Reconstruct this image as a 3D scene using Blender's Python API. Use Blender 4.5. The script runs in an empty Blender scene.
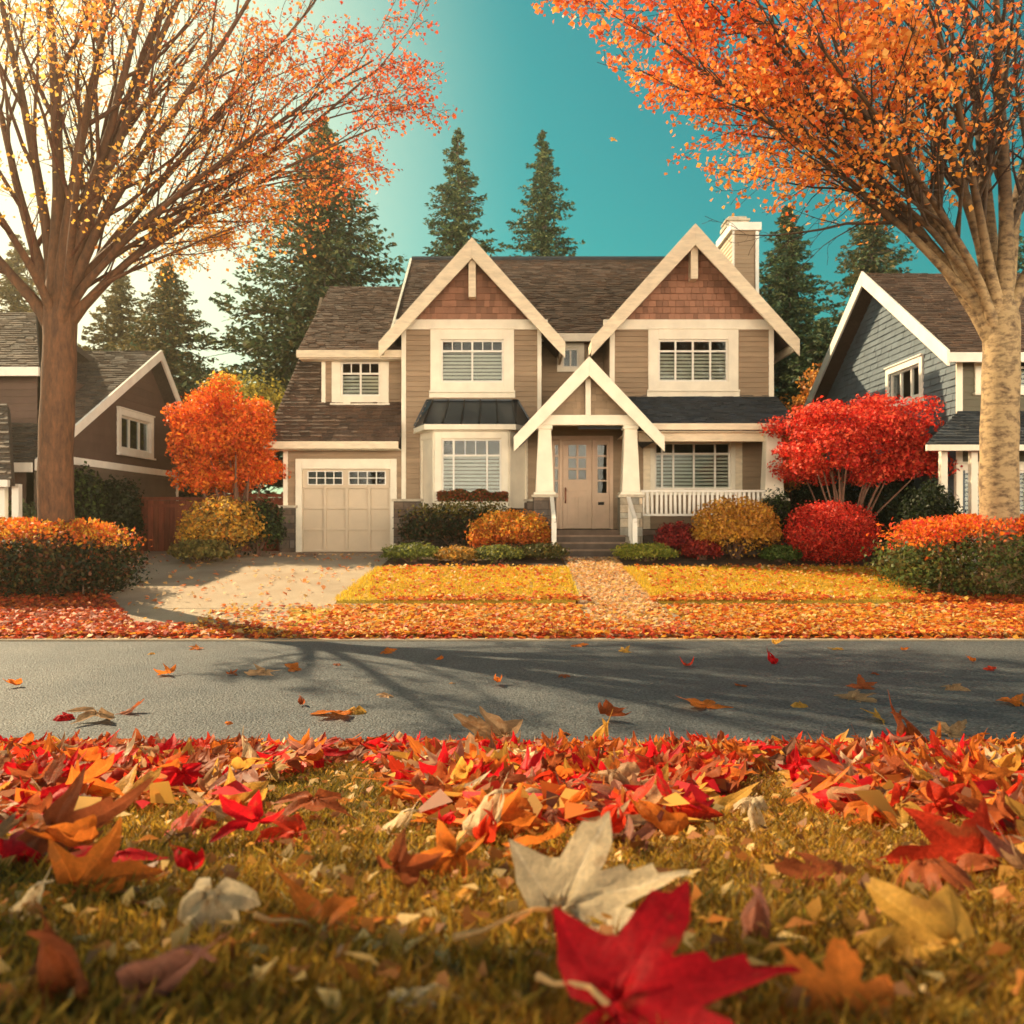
import bpy, math, random
import numpy as np
from mathutils import Vector, Matrix
random.seed(7); rng = np.random.default_rng(7)
R = math.radians
scene = bpy.context.scene
COL = scene.collection

# ------------------------------------------------------------------ camera
F_PX = 900.0; CAM_Z = 1.5; HOR = 520.0
cam = bpy.data.cameras.new('camera'); camo = bpy.data.objects.new('camera', cam); COL.objects.link(camo)
camo.location = (0, 0, CAM_Z); camo.rotation_euler = (R(90), 0, 0)
cam.sensor_width = 36; cam.lens = 36 * F_PX / 1024; cam.shift_y = (HOR - 512) / 1024
cam.clip_start = 0.05; cam.clip_end = 2000
cam.dof.use_dof = True; cam.dof.focus_distance = 5.0; cam.dof.aperture_fstop = 5.0
scene.camera = camo

# ------------------------------------------------------------------ light
SUN_EL = 37.0; SUN_AZ = 37.0            # AZ: degrees behind the picture plane, from the left
sd = Vector((-math.cos(R(SUN_AZ)) * math.cos(R(SUN_EL)), math.sin(R(SUN_AZ)) * math.cos(R(SUN_EL)), math.sin(R(SUN_EL))))
sun = bpy.data.lights.new('sun', 'SUN'); suno = bpy.data.objects.new('sun', sun); COL.objects.link(suno)
sun.energy = 5.0; sun.angle = R(0.6); sun.color = (1.0, 0.77, 0.46)
suno.rotation_euler = (-sd).to_track_quat('-Z', 'Y').to_euler(); suno.location = sd * 60
w = bpy.data.worlds.new('World'); scene.world = w; w.use_nodes = True
nt = w.node_tree; N = nt.nodes; L = nt.links
for n in list(N): N.remove(n)
def wn(t, **k):
    n = N.new(t)
    for a, b in k.items(): setattr(n, a, b)
    return n
out = wn('ShaderNodeOutputWorld'); bg = wn('ShaderNodeBackground'); L.new(bg.outputs[0], out.inputs[0])
bg.inputs[1].default_value = 0.15
sky = wn('ShaderNodeTexSky', sky_type='NISHITA'); sky.sun_disc = False
sky.sun_elevation = R(SUN_EL); sky.sun_rotation = math.atan2(sd.x, sd.y)
sky.air_density = 1.0; sky.dust_density = 1.6; sky.ozone_density = 1.0
tint = wn('ShaderNodeMix', data_type='RGBA', blend_type='MULTIPLY'); tint.inputs[0].default_value = 1
L.new(sky.outputs[0], tint.inputs[6]); tint.inputs[7].default_value = (0.04, 0.37, 0.26, 1)
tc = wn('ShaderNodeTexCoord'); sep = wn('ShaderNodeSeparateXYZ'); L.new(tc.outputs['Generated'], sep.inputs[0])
# added warm broken cloud band, low behind the viewer, as fill on the facade
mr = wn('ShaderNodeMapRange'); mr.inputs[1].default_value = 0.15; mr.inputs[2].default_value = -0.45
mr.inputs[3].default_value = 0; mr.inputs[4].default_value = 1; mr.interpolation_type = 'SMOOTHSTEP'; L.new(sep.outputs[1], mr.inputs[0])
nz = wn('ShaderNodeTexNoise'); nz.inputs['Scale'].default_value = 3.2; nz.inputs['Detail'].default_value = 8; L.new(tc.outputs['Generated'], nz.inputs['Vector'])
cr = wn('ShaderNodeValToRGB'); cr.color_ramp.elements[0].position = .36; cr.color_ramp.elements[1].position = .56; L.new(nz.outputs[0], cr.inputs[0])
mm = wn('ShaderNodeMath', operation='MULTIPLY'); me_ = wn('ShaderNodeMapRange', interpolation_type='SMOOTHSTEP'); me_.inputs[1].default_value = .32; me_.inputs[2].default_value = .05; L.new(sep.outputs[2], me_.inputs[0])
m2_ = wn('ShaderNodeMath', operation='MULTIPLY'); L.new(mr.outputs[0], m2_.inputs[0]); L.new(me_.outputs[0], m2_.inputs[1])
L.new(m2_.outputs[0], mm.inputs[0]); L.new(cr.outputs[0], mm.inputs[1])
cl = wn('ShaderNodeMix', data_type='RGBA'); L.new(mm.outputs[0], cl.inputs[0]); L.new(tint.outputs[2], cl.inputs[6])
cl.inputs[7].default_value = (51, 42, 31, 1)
# warm low haze round the sun's side of the sky
dp = wn('ShaderNodeVectorMath', operation='DOT_PRODUCT'); L.new(tc.outputs['Generated'], dp.inputs[0])
gd = Vector((sd.x, sd.y, 0.18)).normalized(); dp.inputs[1].default_value = gd
mg = wn('ShaderNodeMapRange'); mg.inputs[1].default_value = .60; mg.inputs[2].default_value = 1.02; mg.interpolation_type = 'SMOOTHSTEP'; L.new(dp.outputs['Value'], mg.inputs[0])
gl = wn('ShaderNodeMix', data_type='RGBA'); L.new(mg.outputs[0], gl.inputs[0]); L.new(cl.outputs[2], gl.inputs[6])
gl.inputs[7].default_value = (5.3, 4.7, 3.1, 1)
mz = wn('ShaderNodeMapRange', interpolation_type='SMOOTHSTEP'); mz.inputs[1].default_value = .45; mz.inputs[2].default_value = .85; L.new(sep.outputs[2], mz.inputs[0])
zt = wn('ShaderNodeMix', data_type='RGBA', blend_type='MULTIPLY'); L.new(mz.outputs[0], zt.inputs[0]); L.new(gl.outputs[2], zt.inputs[6]); zt.inputs[7].default_value = (.35, .6, .9, 1)
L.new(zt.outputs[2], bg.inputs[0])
vs = scene.view_settings; vs.view_transform = 'Standard'; vs.look = 'None'; vs.gamma = 1; vs.exposure = 1.05
try:
    scene.cycles.max_bounces = 8; scene.cycles.transparent_max_bounces = 12; scene.cycles.use_denoising = True
    scene.cycles.sample_clamp_indirect = 6
except Exception: pass

# ------------------------------------------------------------------ helpers
def lin(r, g, b, k=1.0):
    f = lambda c: ((c / 255 + .055) / 1.055) ** 2.4 if c > 10 else c / 255 / 12.92
    return (f(r) * k, f(g) * k, f(b) * k)
def PX(px, d): return (px - 512) * d / F_PX
def PZ(py, d): return CAM_Z + (HOR - py) * d / F_PX
PROF = [(-80, 1.3), (-2, 1.18), (0.6, 1.09), (5.72, 0.03), (5.9, 0.0), (11.25, 0.0), (11.3, 0.035), (18.7, 0.71), (900, 0.71)]
def gz(x, y):
    return float(np.interp(y, [p[0] for p in PROF], [p[1] for p in PROF]))
def gza(y): return np.interp(y, [p[0] for p in PROF], [p[1] for p in PROF])
def ray_ground(px, py):
    s = (py - HOR) / F_PX
    lo, hi = 0.3, 40.0
    for y in np.arange(0.3, 40, .02):
        if CAM_Z - s * y <= gz(0, y): return PX(px, y), y
    return PX(px, 30), 30
def tag(o, label=None, cat=None, group=None, kind=None):
    if label: o['label'] = label
    if cat: o['category'] = cat
    if group: o['group'] = group
    if kind: o['kind'] = kind
    return o
def empty(name, loc, label, cat, group=None):
    o = bpy.data.objects.new(name, None); COL.objects.link(o); o.location = loc; o.empty_display_size = .1
    return tag(o, label, cat, group)

def make_mesh(name, V, FACES, mat, parent=None, colors=None, smooth=False):
    """V (n,3); FACES list of tuples or (m,k) array"""
    me = bpy.data.meshes.new(name)
    V = np.asarray(V, dtype=np.float32)
    if isinstance(FACES, np.ndarray):
        m, k = FACES.shape
        me.vertices.add(len(V)); me.vertices.foreach_set('co', V.ravel())
        me.loops.add(m * k); me.loops.foreach_set('vertex_index', FACES.astype(np.int32).ravel())
        me.polygons.add(m); me.polygons.foreach_set('loop_start', np.arange(0, m * k, k, dtype=np.int32))
        me.update(calc_edges=True)
    else:
        me.from_pydata(V.tolist(), [], FACES); me.update()
    if colors is not None:
        a = me.color_attributes.new('Col', 'FLOAT_COLOR', 'POINT')
        c = np.ones((len(V), 4), dtype=np.float32); c[:, :3] = colors
        a.data.foreach_set('color', c.ravel())
    if smooth: me.polygons.foreach_set('use_smooth', np.ones(len(me.polygons), dtype=bool))
    me.materials.append(mat)
    o = bpy.data.objects.new(name, me); COL.objects.link(o)
    if parent is not None:
        o.parent = parent
        if parent.parent is None: o.matrix_parent_inverse = Matrix.Translation(-parent.location)
    return o
class Fr:
    """wall frame: u along, v up, n outward"""
    def __init__(s, o, u, v, n): s.o, s.u, s.v, s.n = Vector(o), Vector(u), Vector(v), Vector(n)
    def p(s, u, v, n=0.0): return s.o + s.u * u + s.v * v + s.n * n
def front(y): return Fr((0, y, 0), (1, 0, 0), (0, 0, 1), (0, -1, 0))       # u = X, v = Z
def facing_left(x): return Fr((x, 0, 0), (0, 1, 0), (0, 0, 1), (-1, 0, 0))  # u = Y
def facing_right(x): return Fr((x, 0, 0), (0, 1, 0), (0, 0, 1), (1, 0, 0))

class MB:
    def __init__(s): s.v = []; s.f = []; s.c = []; s.k = []
    def add(s, vs, fs, col=(1, 1, 1)):
        s.k.append((len(s.v), len(s.f))); b = len(s.v); s.v += [tuple(p) for p in vs]; s.f += [tuple(i + b for i in f) for f in fs]; s.c += [col] * len(vs)
    def prism(s, F, poly, n0, n1, col=(1, 1, 1)):
        k = len(poly)
        vs = [F.p(u, v, n0) for u, v in poly] + [F.p(u, v, n1) for u, v in poly]
        fs = [tuple(range(k))[::-1], tuple(range(k, 2 * k))] + [(i, (i + 1) % k, k + (i + 1) % k, k + i) for i in range(k)]
        s.add(vs, fs, col)
    def box(s, F, u0, u1, v0, v1, n0, n1, col=(1, 1, 1)): s.prism(F, [(u0, v0), (u1, v0), (u1, v1), (u0, v1)], n0, n1, col)
    def tube(s, pts, rad, sides=8, col=(1, 1, 1), cap=True):
        pts = [Vector(p) for p in pts]; k = len(pts); rings = []; up = None
        vs = []
        for i, p in enumerate(pts):
            t = (pts[min(i + 1, k - 1)] - pts[max(i - 1, 0)])
            if t.length < 1e-9: t = Vector((0, 0, 1))
            t.normalize()
            if up is None:
                up = t.orthogonal().normalized()
            else:
                up = (up - t * up.dot(t))
                up = up.normalized() if up.length > 1e-6 else t.orthogonal().normalized()
            b = t.cross(up); r = rad[i] if hasattr(rad, '__len__') else rad
            for j in range(sides):
                a = 2 * math.pi * j / sides
                vs.append(p + (up * math.cos(a) + b * math.sin(a)) * r)
        fs = [(i * sides + j, i * sides + (j + 1) % sides, (i + 1) * sides + (j + 1) % sides, (i + 1) * sides + j) for i in range(k - 1) for j in range(sides)]
        if cap: fs += [tuple(range(sides))[::-1], tuple((k - 1) * sides + j for j in range(sides))]
        s.add(vs, fs, col)
        if isinstance(col[0], (list, tuple)):
            s.c = s.c[:-len(vs)] + [tuple(c) for c in col for _ in range(sides)]
    def each(s, name, mat, parent=None, bevel=0):
        k = s.k + [(len(s.v), len(s.f))]; r = []
        for (v0, f0), (v1, f1) in zip(k[:-1], k[1:]):
            q = MB(); q.v = s.v[v0:v1]; q.f = [tuple(i - v0 for i in f) for f in s.f[f0:f1]]; q.c = s.c[v0:v1]; r.append(q.build(name, mat, parent, bevel=bevel))
        return r
    def build(s, name, mat, parent=None, smooth=False, bevel=0):
        o = make_mesh(name, s.v, s.f, mat, parent, np.array(s.c, dtype=np.float32), smooth)
        if bevel:
            m = o.modifiers.new('bevel', 'BEVEL'); m.width = bevel; m.segments = 2; m.limit_method = 'ANGLE'; m.angle_limit = R(40)
        return o
def clip(poly, a, b, c):
    o = []; k = len(poly)
    for i in range(k):
        p, q = poly[i], poly[(i + 1) % k]
        dp_, dq = a * p[0] + b * p[1] - c, a * q[0] + b * q[1] - c
        if dp_ <= 0: o.append(p)
        if (dp_ < 0 < dq) or (dq < 0 < dp_):
            t = dp_ / (dp_ - dq); o.append((p[0] + t * (q[0] - p[0]), p[1] + t * (q[1] - p[1])))
    return o
def area(p): return abs(sum(p[i][0] * p[(i + 1) % len(p)][1] - p[(i + 1) % len(p)][0] * p[i][1] for i in range(len(p)))) / 2
def cut_holes(poly, holes):
    ps = [poly]
    for (u0, u1, v0, v1) in holes:
        nx = []
        for p in ps:
            if not p: continue
            us = [a[0] for a in p]; vv = [a[1] for a in p]
            if max(us) <= u0 + 1e-6 or min(us) >= u1 - 1e-6 or max(vv) <= v0 + 1e-6 or min(vv) >= v1 - 1e-6: nx.append(p); continue
            mid = clip(clip(p, 0, -1, -v0), 0, 1, v1)
            for q in (clip(p, 0, 1, v0), clip(p, 0, -1, -v1), clip(mid, 1, 0, u0), clip(mid, -1, 0, -u1)):
                if len(q) > 2 and area(q) > 1e-5: nx.append(q)
        ps = nx
    return ps
def courses(mb, F, poly, expo, lip, width=None, holes=(), col=(1, 1, 1), var=.12, base=.003, jit=.3, warm=0.0):
    vs = [p[1] for p in poly]; us = [p[0] for p in poly]
    v = min(vs); k = 0
    while v < max(vs) - 1e-4:
        band = clip(clip(poly, 0, -1, -v), 0, 1, v + expo)
        if len(band) > 2 and area(band) > 1e-5:
            pieces = []
            if width:
                u = min(us) - random.random() * width
                while u < max(us):
                    wd = width * random.uniform(.6, 1.4); q = clip(clip(band, -1, 0, -u), 1, 0, u + wd - .006)
                    if len(q) > 2 and area(q) > 1e-5: pieces.append(q)
                    u += wd
            else: pieces = [band]
            for pc in pieces:
                j = 1 + random.uniform(-jit, jit) if width else 1 + random.uniform(-.06, .06)
                g = 1 + random.uniform(-var, var); h = random.uniform(-warm, warm)
                c = (col[0] * g * (1 + h), col[1] * g, col[2] * g * (1 - h))
                for q in cut_holes(pc, holes):
                    top = [F.p(a, b, base + lip * j * (1 - .9 * (b - v) / expo)) for a, b in q]
                    bot = [F.p(a, b, base - .004) for a, b in q]; n = len(q)
                    mb.add(top + bot, [tuple(range(n))] + [(i, n + i, n + (i + 1) % n, (i + 1) % n) for i in range(n)], c)
        v += expo; k += 1

# ------------------------------------------------------------------ materials
def new_mat(name):
    m = bpy.data.materials.new(name); m.use_nodes = True; t = m.node_tree
    for n in list(t.nodes): t.nodes.remove(n)
    o = t.nodes.new('ShaderNodeOutputMaterial'); b = t.nodes.new('ShaderNodeBsdfPrincipled'); t.links.new(b.outputs[0], o.inputs[0])
    return m, t, b, o
def noise_mul(t, src, scale, lo, hi, detail=6, stretch=None, rough=.6):
    tcn = t.nodes.new('ShaderNodeTexCoord'); n = t.nodes.new('ShaderNodeTexNoise'); n.inputs['Scale'].default_value = scale; n.inputs['Detail'].default_value = detail
    n.inputs['Roughness'].default_value = rough
    if stretch:
        mp = t.nodes.new('ShaderNodeMapping'); mp.inputs['Scale'].default_value = stretch; t.links.new(tcn.outputs['Object'], mp.inputs[0]); t.links.new(mp.outputs[0], n.inputs['Vector'])
    else: t.links.new(tcn.outputs['Object'], n.inputs['Vector'])
    r = t.nodes.new('ShaderNodeMapRange'); r.inputs[1].default_value = .3; r.inputs[2].default_value = .7; r.inputs[3].default_value = lo; r.inputs[4].default_value = hi
    t.links.new(n.outputs[0], r.inputs[0])
    m = t.nodes.new('ShaderNodeMix'); m.data_type = 'RGBA'; m.blend_type = 'MULTIPLY'; m.inputs[0].default_value = 1
    t.links.new(src, m.inputs[6]); t.links.new(r.outputs[0], m.inputs[7])
    return m.outputs[2], n.outputs[0]
def mat(name, col, rough=.7, var=(.8, 1.15), scale=3.0, bump=0.0, bscale=60, attr=True, metal=0.0, fine=None, stretch=None, spec=.4):
    m, t, b, o = new_mat(name)
    rgb = t.nodes.new('ShaderNodeRGB'); rgb.outputs[0].default_value = (*col, 1); src = rgb.outputs[0]
    if attr:
        a = t.nodes.new('ShaderNodeAttribute'); a.attribute_name = 'Col'
        x = t.nodes.new('ShaderNodeMix'); x.data_type = 'RGBA'; x.blend_type = 'MULTIPLY'; x.inputs[0].default_value = 1
        t.links.new(a.outputs['Color'], x.inputs[6]); t.links.new(src, x.inputs[7]); src = x.outputs[2]
    src, _ = noise_mul(t, src, scale, var[0], var[1], stretch=stretch)
    if fine: src, _ = noise_mul(t, src, fine[0], fine[1], fine[2], detail=3)
    t.links.new(src, b.inputs['Base Color']); b.inputs['Roughness'].default_value = rough; b.inputs['Metallic'].default_value = metal
    b.inputs['Specular IOR Level'].default_value = spec
    if bump:
        tcn = t.nodes.new('ShaderNodeTexCoord'); n = t.nodes.new('ShaderNodeTexNoise'); n.inputs['Scale'].default_value = bscale; n.inputs['Detail'].default_value = 5
        t.links.new(tcn.outputs['Object'], n.inputs['Vector'])
        bp = t.nodes.new('ShaderNodeBump'); bp.inputs['Strength'].default_value = bump; bp.inputs['Distance'].default_value = .02
        t.links.new(n.outputs[0], bp.inputs['Height']); t.links.new(bp.outputs[0], b.inputs['Normal'])
    return m
def leaf_mat(name, trans=.35, rough=.55, wr=0.0, objcol=False, spec=.3, gain=1.0):
    m, t, b, o = new_mat(name)
    a = t.nodes.new('ShaderNodeAttribute'); a.attribute_name = 'Col'; src = a.outputs['Color']
    if objcol:
        oi = t.nodes.new('ShaderNodeObjectInfo'); x = t.nodes.new('ShaderNodeMix'); x.data_type = 'RGBA'; x.blend_type = 'MULTIPLY'; x.inputs[0].default_value = 1
        t.links.new(src, x.inputs[6]); t.links.new(oi.outputs['Color'], x.inputs[7]); src = x.outputs[2]
        src, _ = noise_mul(t, src, 5.0, .74, 1.12, detail=8)
        tv = t.nodes.new('ShaderNodeTexCoord'); vo = t.nodes.new('ShaderNodeTexVoronoi'); vo.feature = 'DISTANCE_TO_EDGE'; vo.inputs['Scale'].default_value = 13
        nd = t.nodes.new('ShaderNodeTexNoise'); nd.inputs['Scale'].default_value = 4; va = t.nodes.new('ShaderNodeMix'); va.data_type = 'RGBA'; va.inputs[0].default_value = .08
        t.links.new(tv.outputs['Object'], nd.inputs['Vector']); t.links.new(tv.outputs['Object'], va.inputs[6]); t.links.new(nd.outputs['Color'], va.inputs[7]); t.links.new(va.outputs[2], vo.inputs['Vector'])
        vr = t.nodes.new('ShaderNodeMapRange'); vr.inputs[1].default_value = 0; vr.inputs[2].default_value = .06; vr.inputs[3].default_value = 1.25; vr.inputs[4].default_value = .97; t.links.new(vo.outputs['Distance'], vr.inputs[0])
        vm = t.nodes.new('ShaderNodeMix'); vm.data_type = 'RGBA'; vm.blend_type = 'MULTIPLY'; vm.inputs[0].default_value = 1; t.links.new(src, vm.inputs[6]); t.links.new(vr.outputs[0], vm.inputs[7]); src = vm.outputs[2]
        # dry brown blotches with a shape of their own
        nb_ = t.nodes.new('ShaderNodeTexNoise'); nb_.inputs['Scale'].default_value = 3.2; nb_.inputs['Detail'].default_value = 6; t.links.new(tv.outputs['Object'], nb_.inputs['Vector'])
        br_ = t.nodes.new('ShaderNodeMapRange'); br_.inputs[1].default_value = .60; br_.inputs[2].default_value = .68; br_.inputs[4].default_value = .5; t.links.new(nb_.outputs[0], br_.inputs[0])
        bx2 = t.nodes.new('ShaderNodeMix'); bx2.data_type = 'RGBA'; t.links.new(br_.outputs[0], bx2.inputs[0]); t.links.new(src, bx2.inputs[6]); bx2.inputs[7].default_value = (.30, .12, .04, 1); src = bx2.outputs[2]
    t.links.new(src, b.inputs['Base Color']); b.inputs['Roughness'].default_value = rough; b.inputs['Specular IOR Level'].default_value = spec
    tr = t.nodes.new('ShaderNodeBsdfTranslucent'); t.links.new(src, tr.inputs[0])
    mx = t.nodes.new('ShaderNodeMixShader'); mx.inputs[0].default_value = trans
    t.links.new(b.outputs[0], mx.inputs[1]); t.links.new(tr.outputs[0], mx.inputs[2]); t.links.new(mx.outputs[0], o.inputs[0])
    if wr:
        tcn = t.nodes.new('ShaderNodeTexCoord'); n = t.nodes.new('ShaderNodeTexNoise'); n.inputs['Scale'].default_value = 14; n.inputs['Detail'].default_value = 4
        t.links.new(tcn.outputs['Object'], n.inputs['Vector'])
        bp = t.nodes.new('ShaderNodeBump'); bp.inputs['Strength'].default_value = wr; bp.inputs['Distance'].default_value = .05
        t.links.new(n.outputs[0], bp.inputs['Height']); t.links.new(bp.outputs[0], b.inputs['Normal']); t.links.new(bp.outputs[0], tr.inputs['Normal'])
    return m
def glass_mat(name, col=(.02, .03, .035), refl=.3):
    m, t, b, o = new_mat(name); t.nodes.remove(b)
    tr = t.nodes.new('ShaderNodeBsdfTransparent'); tr.inputs[0].default_value = (.85, .9, .9, 1)
    g = t.nodes.new('ShaderNodeBsdfGlossy'); g.inputs['Roughness'].default_value = .03; g.inputs[0].default_value = (.9, .95, 1, 1)
    fr = t.nodes.new('ShaderNodeFresnel'); fr.inputs[0].default_value = 1.5
    ad = t.nodes.new('ShaderNodeMath'); ad.operation = 'MULTIPLY_ADD'; ad.inputs[1].default_value = .3; ad.inputs[2].default_value = .0; t.links.new(fr.outputs[0], ad.inputs[0])
    mx = t.nodes.new('ShaderNodeMixShader'); t.links.new(ad.outputs[0], mx.inputs[0]); t.links.new(tr.outputs[0], mx.inputs[1]); t.links.new(g.outputs[0], mx.inputs[2]); t.links.new(mx.outputs[0], o.inputs[0])
    return m
M = {
 'trim': mat('cream_trim', (.84, .77, .63), .55, (.88, 1.06), 2.5, .05, 40),
 'fascia': mat('fascia_wood', (.80, .68, .50), .6, (.8, 1.1), 3, .12, 30, stretch=(1, 1, 4)),
 'white': mat('white_paint', (.80, .76, .68), .5, (.88, 1.06), 3),
 'siding': mat('tan_siding', (.315, .225, .145), .7, (.85, 1.12), 1.6, .12, 50, stretch=(1, 1, 6)),
 'shingle_wall': mat('red_brown_shingle', (.30, .15, .095), .75, (.85, 1.12), 3, .2, 70),
 'roof': mat('brown_roof_tile', (.095, .058, .04), .85, (.75, 1.25), 2.0, .5, 60, fine=(30, .75, 1.3)),
 'roof_dark': mat('slate_roof_tile', (.028, .034, .042), .8, (.75, 1.25), 2.0, .5, 60, fine=(30, .75, 1.3)),
 'roof_grey': mat('grey_brown_roof', (.085, .064, .05), .85, (.75, 1.25), 2.0, .5, 60, fine=(30, .75, 1.3)),
 'metal': mat('bay_roof_metal', (.05, .065, .08), .3, (.85, 1.15), 3, metal=.6),
 'stone': mat('stone_veneer', (.13, .10, .08), .9, (.7, 1.3), 6, .6, 25),
 'pale_stone': mat('pale_stone', (.50, .43, .33), .9, (.65, 1.2), 7, .6, 20),
 'garage': mat('garage_door', (.60, .49, .36), .55, (.92, 1.05), 2),
 'door': mat('front_door_paint', (.62, .44, .31), .5, (.9, 1.06), 3),
 'step': mat('step_concrete', (.10, .075, .06), .9, (.75, 1.2), 5, .3, 40),
 'blind': mat('blind_slats', (.70, .62, .50), .6, (.95, 1.02), 2),
 'dark': mat('dark_interior', (.03, .028, .026), .9),
 'brown_wall': mat('left_house_wall', (.10, .06, .045), .8, (.85, 1.12), 2, .15, 50),
 'brown_lap': mat('left_house_lap', (.13, .095, .07), .8, (.85, 1.12), 2, .15, 50),
 'blue_wall': mat('right_house_wall', (.105, .135, .16), .8, (.8, 1.15), 2, .2, 50),
 'olive_wall': mat('right_house_front', (.13, .115, .08), .8, (.85, 1.12), 2, .15, 50),
 'fence': mat('red_fence_wood', (.22, .06, .03), .8, (.7, 1.2), 4, .3, 30, stretch=(4, 4, .6)),
 'handle': mat('bronze_handle', (.22, .07, .035), .4, metal=.5),
 'glass': glass_mat('window_glass'),
 'leaf': leaf_mat('foliage', .42, .55),
 'needle': leaf_mat('conifer_needles', .15, .7),
 'fallen': leaf_mat('fallen_leaf', .5, .5, .14, objcol=True, spec=.12),
 'grass': leaf_mat('grass_blades', .5, .6),
 'twig': mat('twig_bark', (.16, .085, .055), .9, (.7, 1.2), 10),
}
def bark(name, c, c2, st=(1, 1, 1), sc=6, lo=.35, hi=.65):
    m, t, b, o = new_mat(name)
    tcn = t.nodes.new('ShaderNodeTexCoord'); mp = t.nodes.new('ShaderNodeMapping'); mp.inputs['Scale'].default_value = st
    t.links.new(tcn.outputs['Object'], mp.inputs[0]); n = t.nodes.new('ShaderNodeTexNoise'); n.inputs['Scale'].default_value = sc; n.inputs['Detail'].default_value = 9; n.inputs['Roughness'].default_value = .65
    t.links.new(mp.outputs[0], n.inputs['Vector'])
    cr_ = t.nodes.new('ShaderNodeValToRGB'); cr_.color_ramp.elements[0].position = lo; cr_.color_ramp.elements[0].color = (*c2, 1); cr_.color_ramp.elements[1].position = hi; cr_.color_ramp.elements[1].color = (*c, 1)
    t.links.new(n.outputs[0], cr_.inputs[0]); at = t.nodes.new('ShaderNodeAttribute'); at.attribute_name = 'Col'; xm = t.nodes.new('ShaderNodeMix'); xm.data_type = 'RGBA'; xm.blend_type = 'MULTIPLY'; xm.inputs[0].default_value = 1
    t.links.new(cr_.outputs[0], xm.inputs[6]); t.links.new(at.outputs['Color'], xm.inputs[7]); t.links.new(xm.outputs[2], b.inputs['Base Color']); b.inputs['Roughness'].default_value = .85
    bp = t.nodes.new('ShaderNodeBump'); bp.inputs['Strength'].default_value = .55; bp.inputs['Distance'].default_value = .03; t.links.new(n.outputs[0], bp.inputs['Height']); t.links.new(bp.outputs[0], b.inputs['Normal'])
    return m
M['bark_left'] = bark('bark_rust', (.16, .068, .028), (.06, .026, .012), (1.6, 1.6, .5), 9)
M['bark_right'] = bark('bark_pale', (.38, .26, .13), (.11, .065, .035), (1, 1, 1.8), 7, .36, .56)
M['bark_dark'] = bark('bark_dark', (.10, .07, .05), (.05, .035, .025))

def ground_mat(name, cols, scale, fine, bump, bscale, rough=.9):
    m, t, b, o = new_mat(name)
    tcn = t.nodes.new('ShaderNodeTexCoord'); n = t.nodes.new('ShaderNodeTexNoise'); n.inputs['Scale'].default_value = scale; n.inputs['Detail'].default_value = 8
    t.links.new(tcn.outputs['Object'], n.inputs['Vector'])
    cr_ = t.nodes.new('ShaderNodeValToRGB'); e = cr_.color_ramp.elements
    e[0].position = .32; e[0].color = (*cols[0], 1); e[1].position = .68; e[1].color = (*cols[-1], 1)
    for i, c in enumerate(cols[1:-1]):
        x = e.new(.32 + .36 * (i + 1) / (len(cols) - 1)); x.color = (*c, 1)
    t.links.new(n.outputs[0], cr_.inputs[0]); src = cr_.outputs[0]
    src, fn = noise_mul(t, src, fine[0], fine[1], fine[2], detail=4)
    t.links.new(src, b.inputs['Base Color']); b.inputs['Roughness'].default_value = rough; b.inputs['Specular IOR Level'].default_value = .3
    n2 = t.nodes.new('ShaderNodeTexNoise'); n2.inputs['Scale'].default_value = bscale; n2.inputs['Detail'].default_value = 4; t.links.new(tcn.outputs['Object'], n2.inputs['Vector'])
    bp = t.nodes.new('ShaderNodeBump'); bp.inputs['Strength'].default_value = bump; bp.inputs['Distance'].default_value = .02; t.links.new(n2.outputs[0], bp.inputs['Height']); t.links.new(bp.outputs[0], b.inputs['Normal'])
    return m
M['ground'] = ground_mat('leafy_soil', [(.16, .055, .02), (.26, .10, .03), (.12, .09, .03)], 1.5, (60, .6, 1.4), .8, 30)
M['asphalt'] = ground_mat('asphalt', [(.050, .060, .070), (.085, .092, .096)], 1.2, (42, .15, 2.3), 1.0, 60, .58)
M['drive'] = ground_mat('driveway_concrete', [(.30, .225, .16), (.42, .33, .235), (.36, .265, .18)], .8, (90, .75, 1.2), .35, 70)
M['lawn'] = ground_mat('lawn_ground', [(.36, .22, .03), (.46, .32, .04), (.28, .2, .03)], 2.2, (60, .65, 1.3), .8, 50)
M['verge'] = ground_mat('verge_ground', [(.13, .07, .02), (.22, .15, .04), (.10, .09, .025)], 3, (60, .5, 1.4), .8, 40)
M['soil'] = ground_mat('garden_soil', [(.06, .035, .022), (.11, .06, .03)], 4, (60, .6, 1.4), .8, 30)

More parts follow.
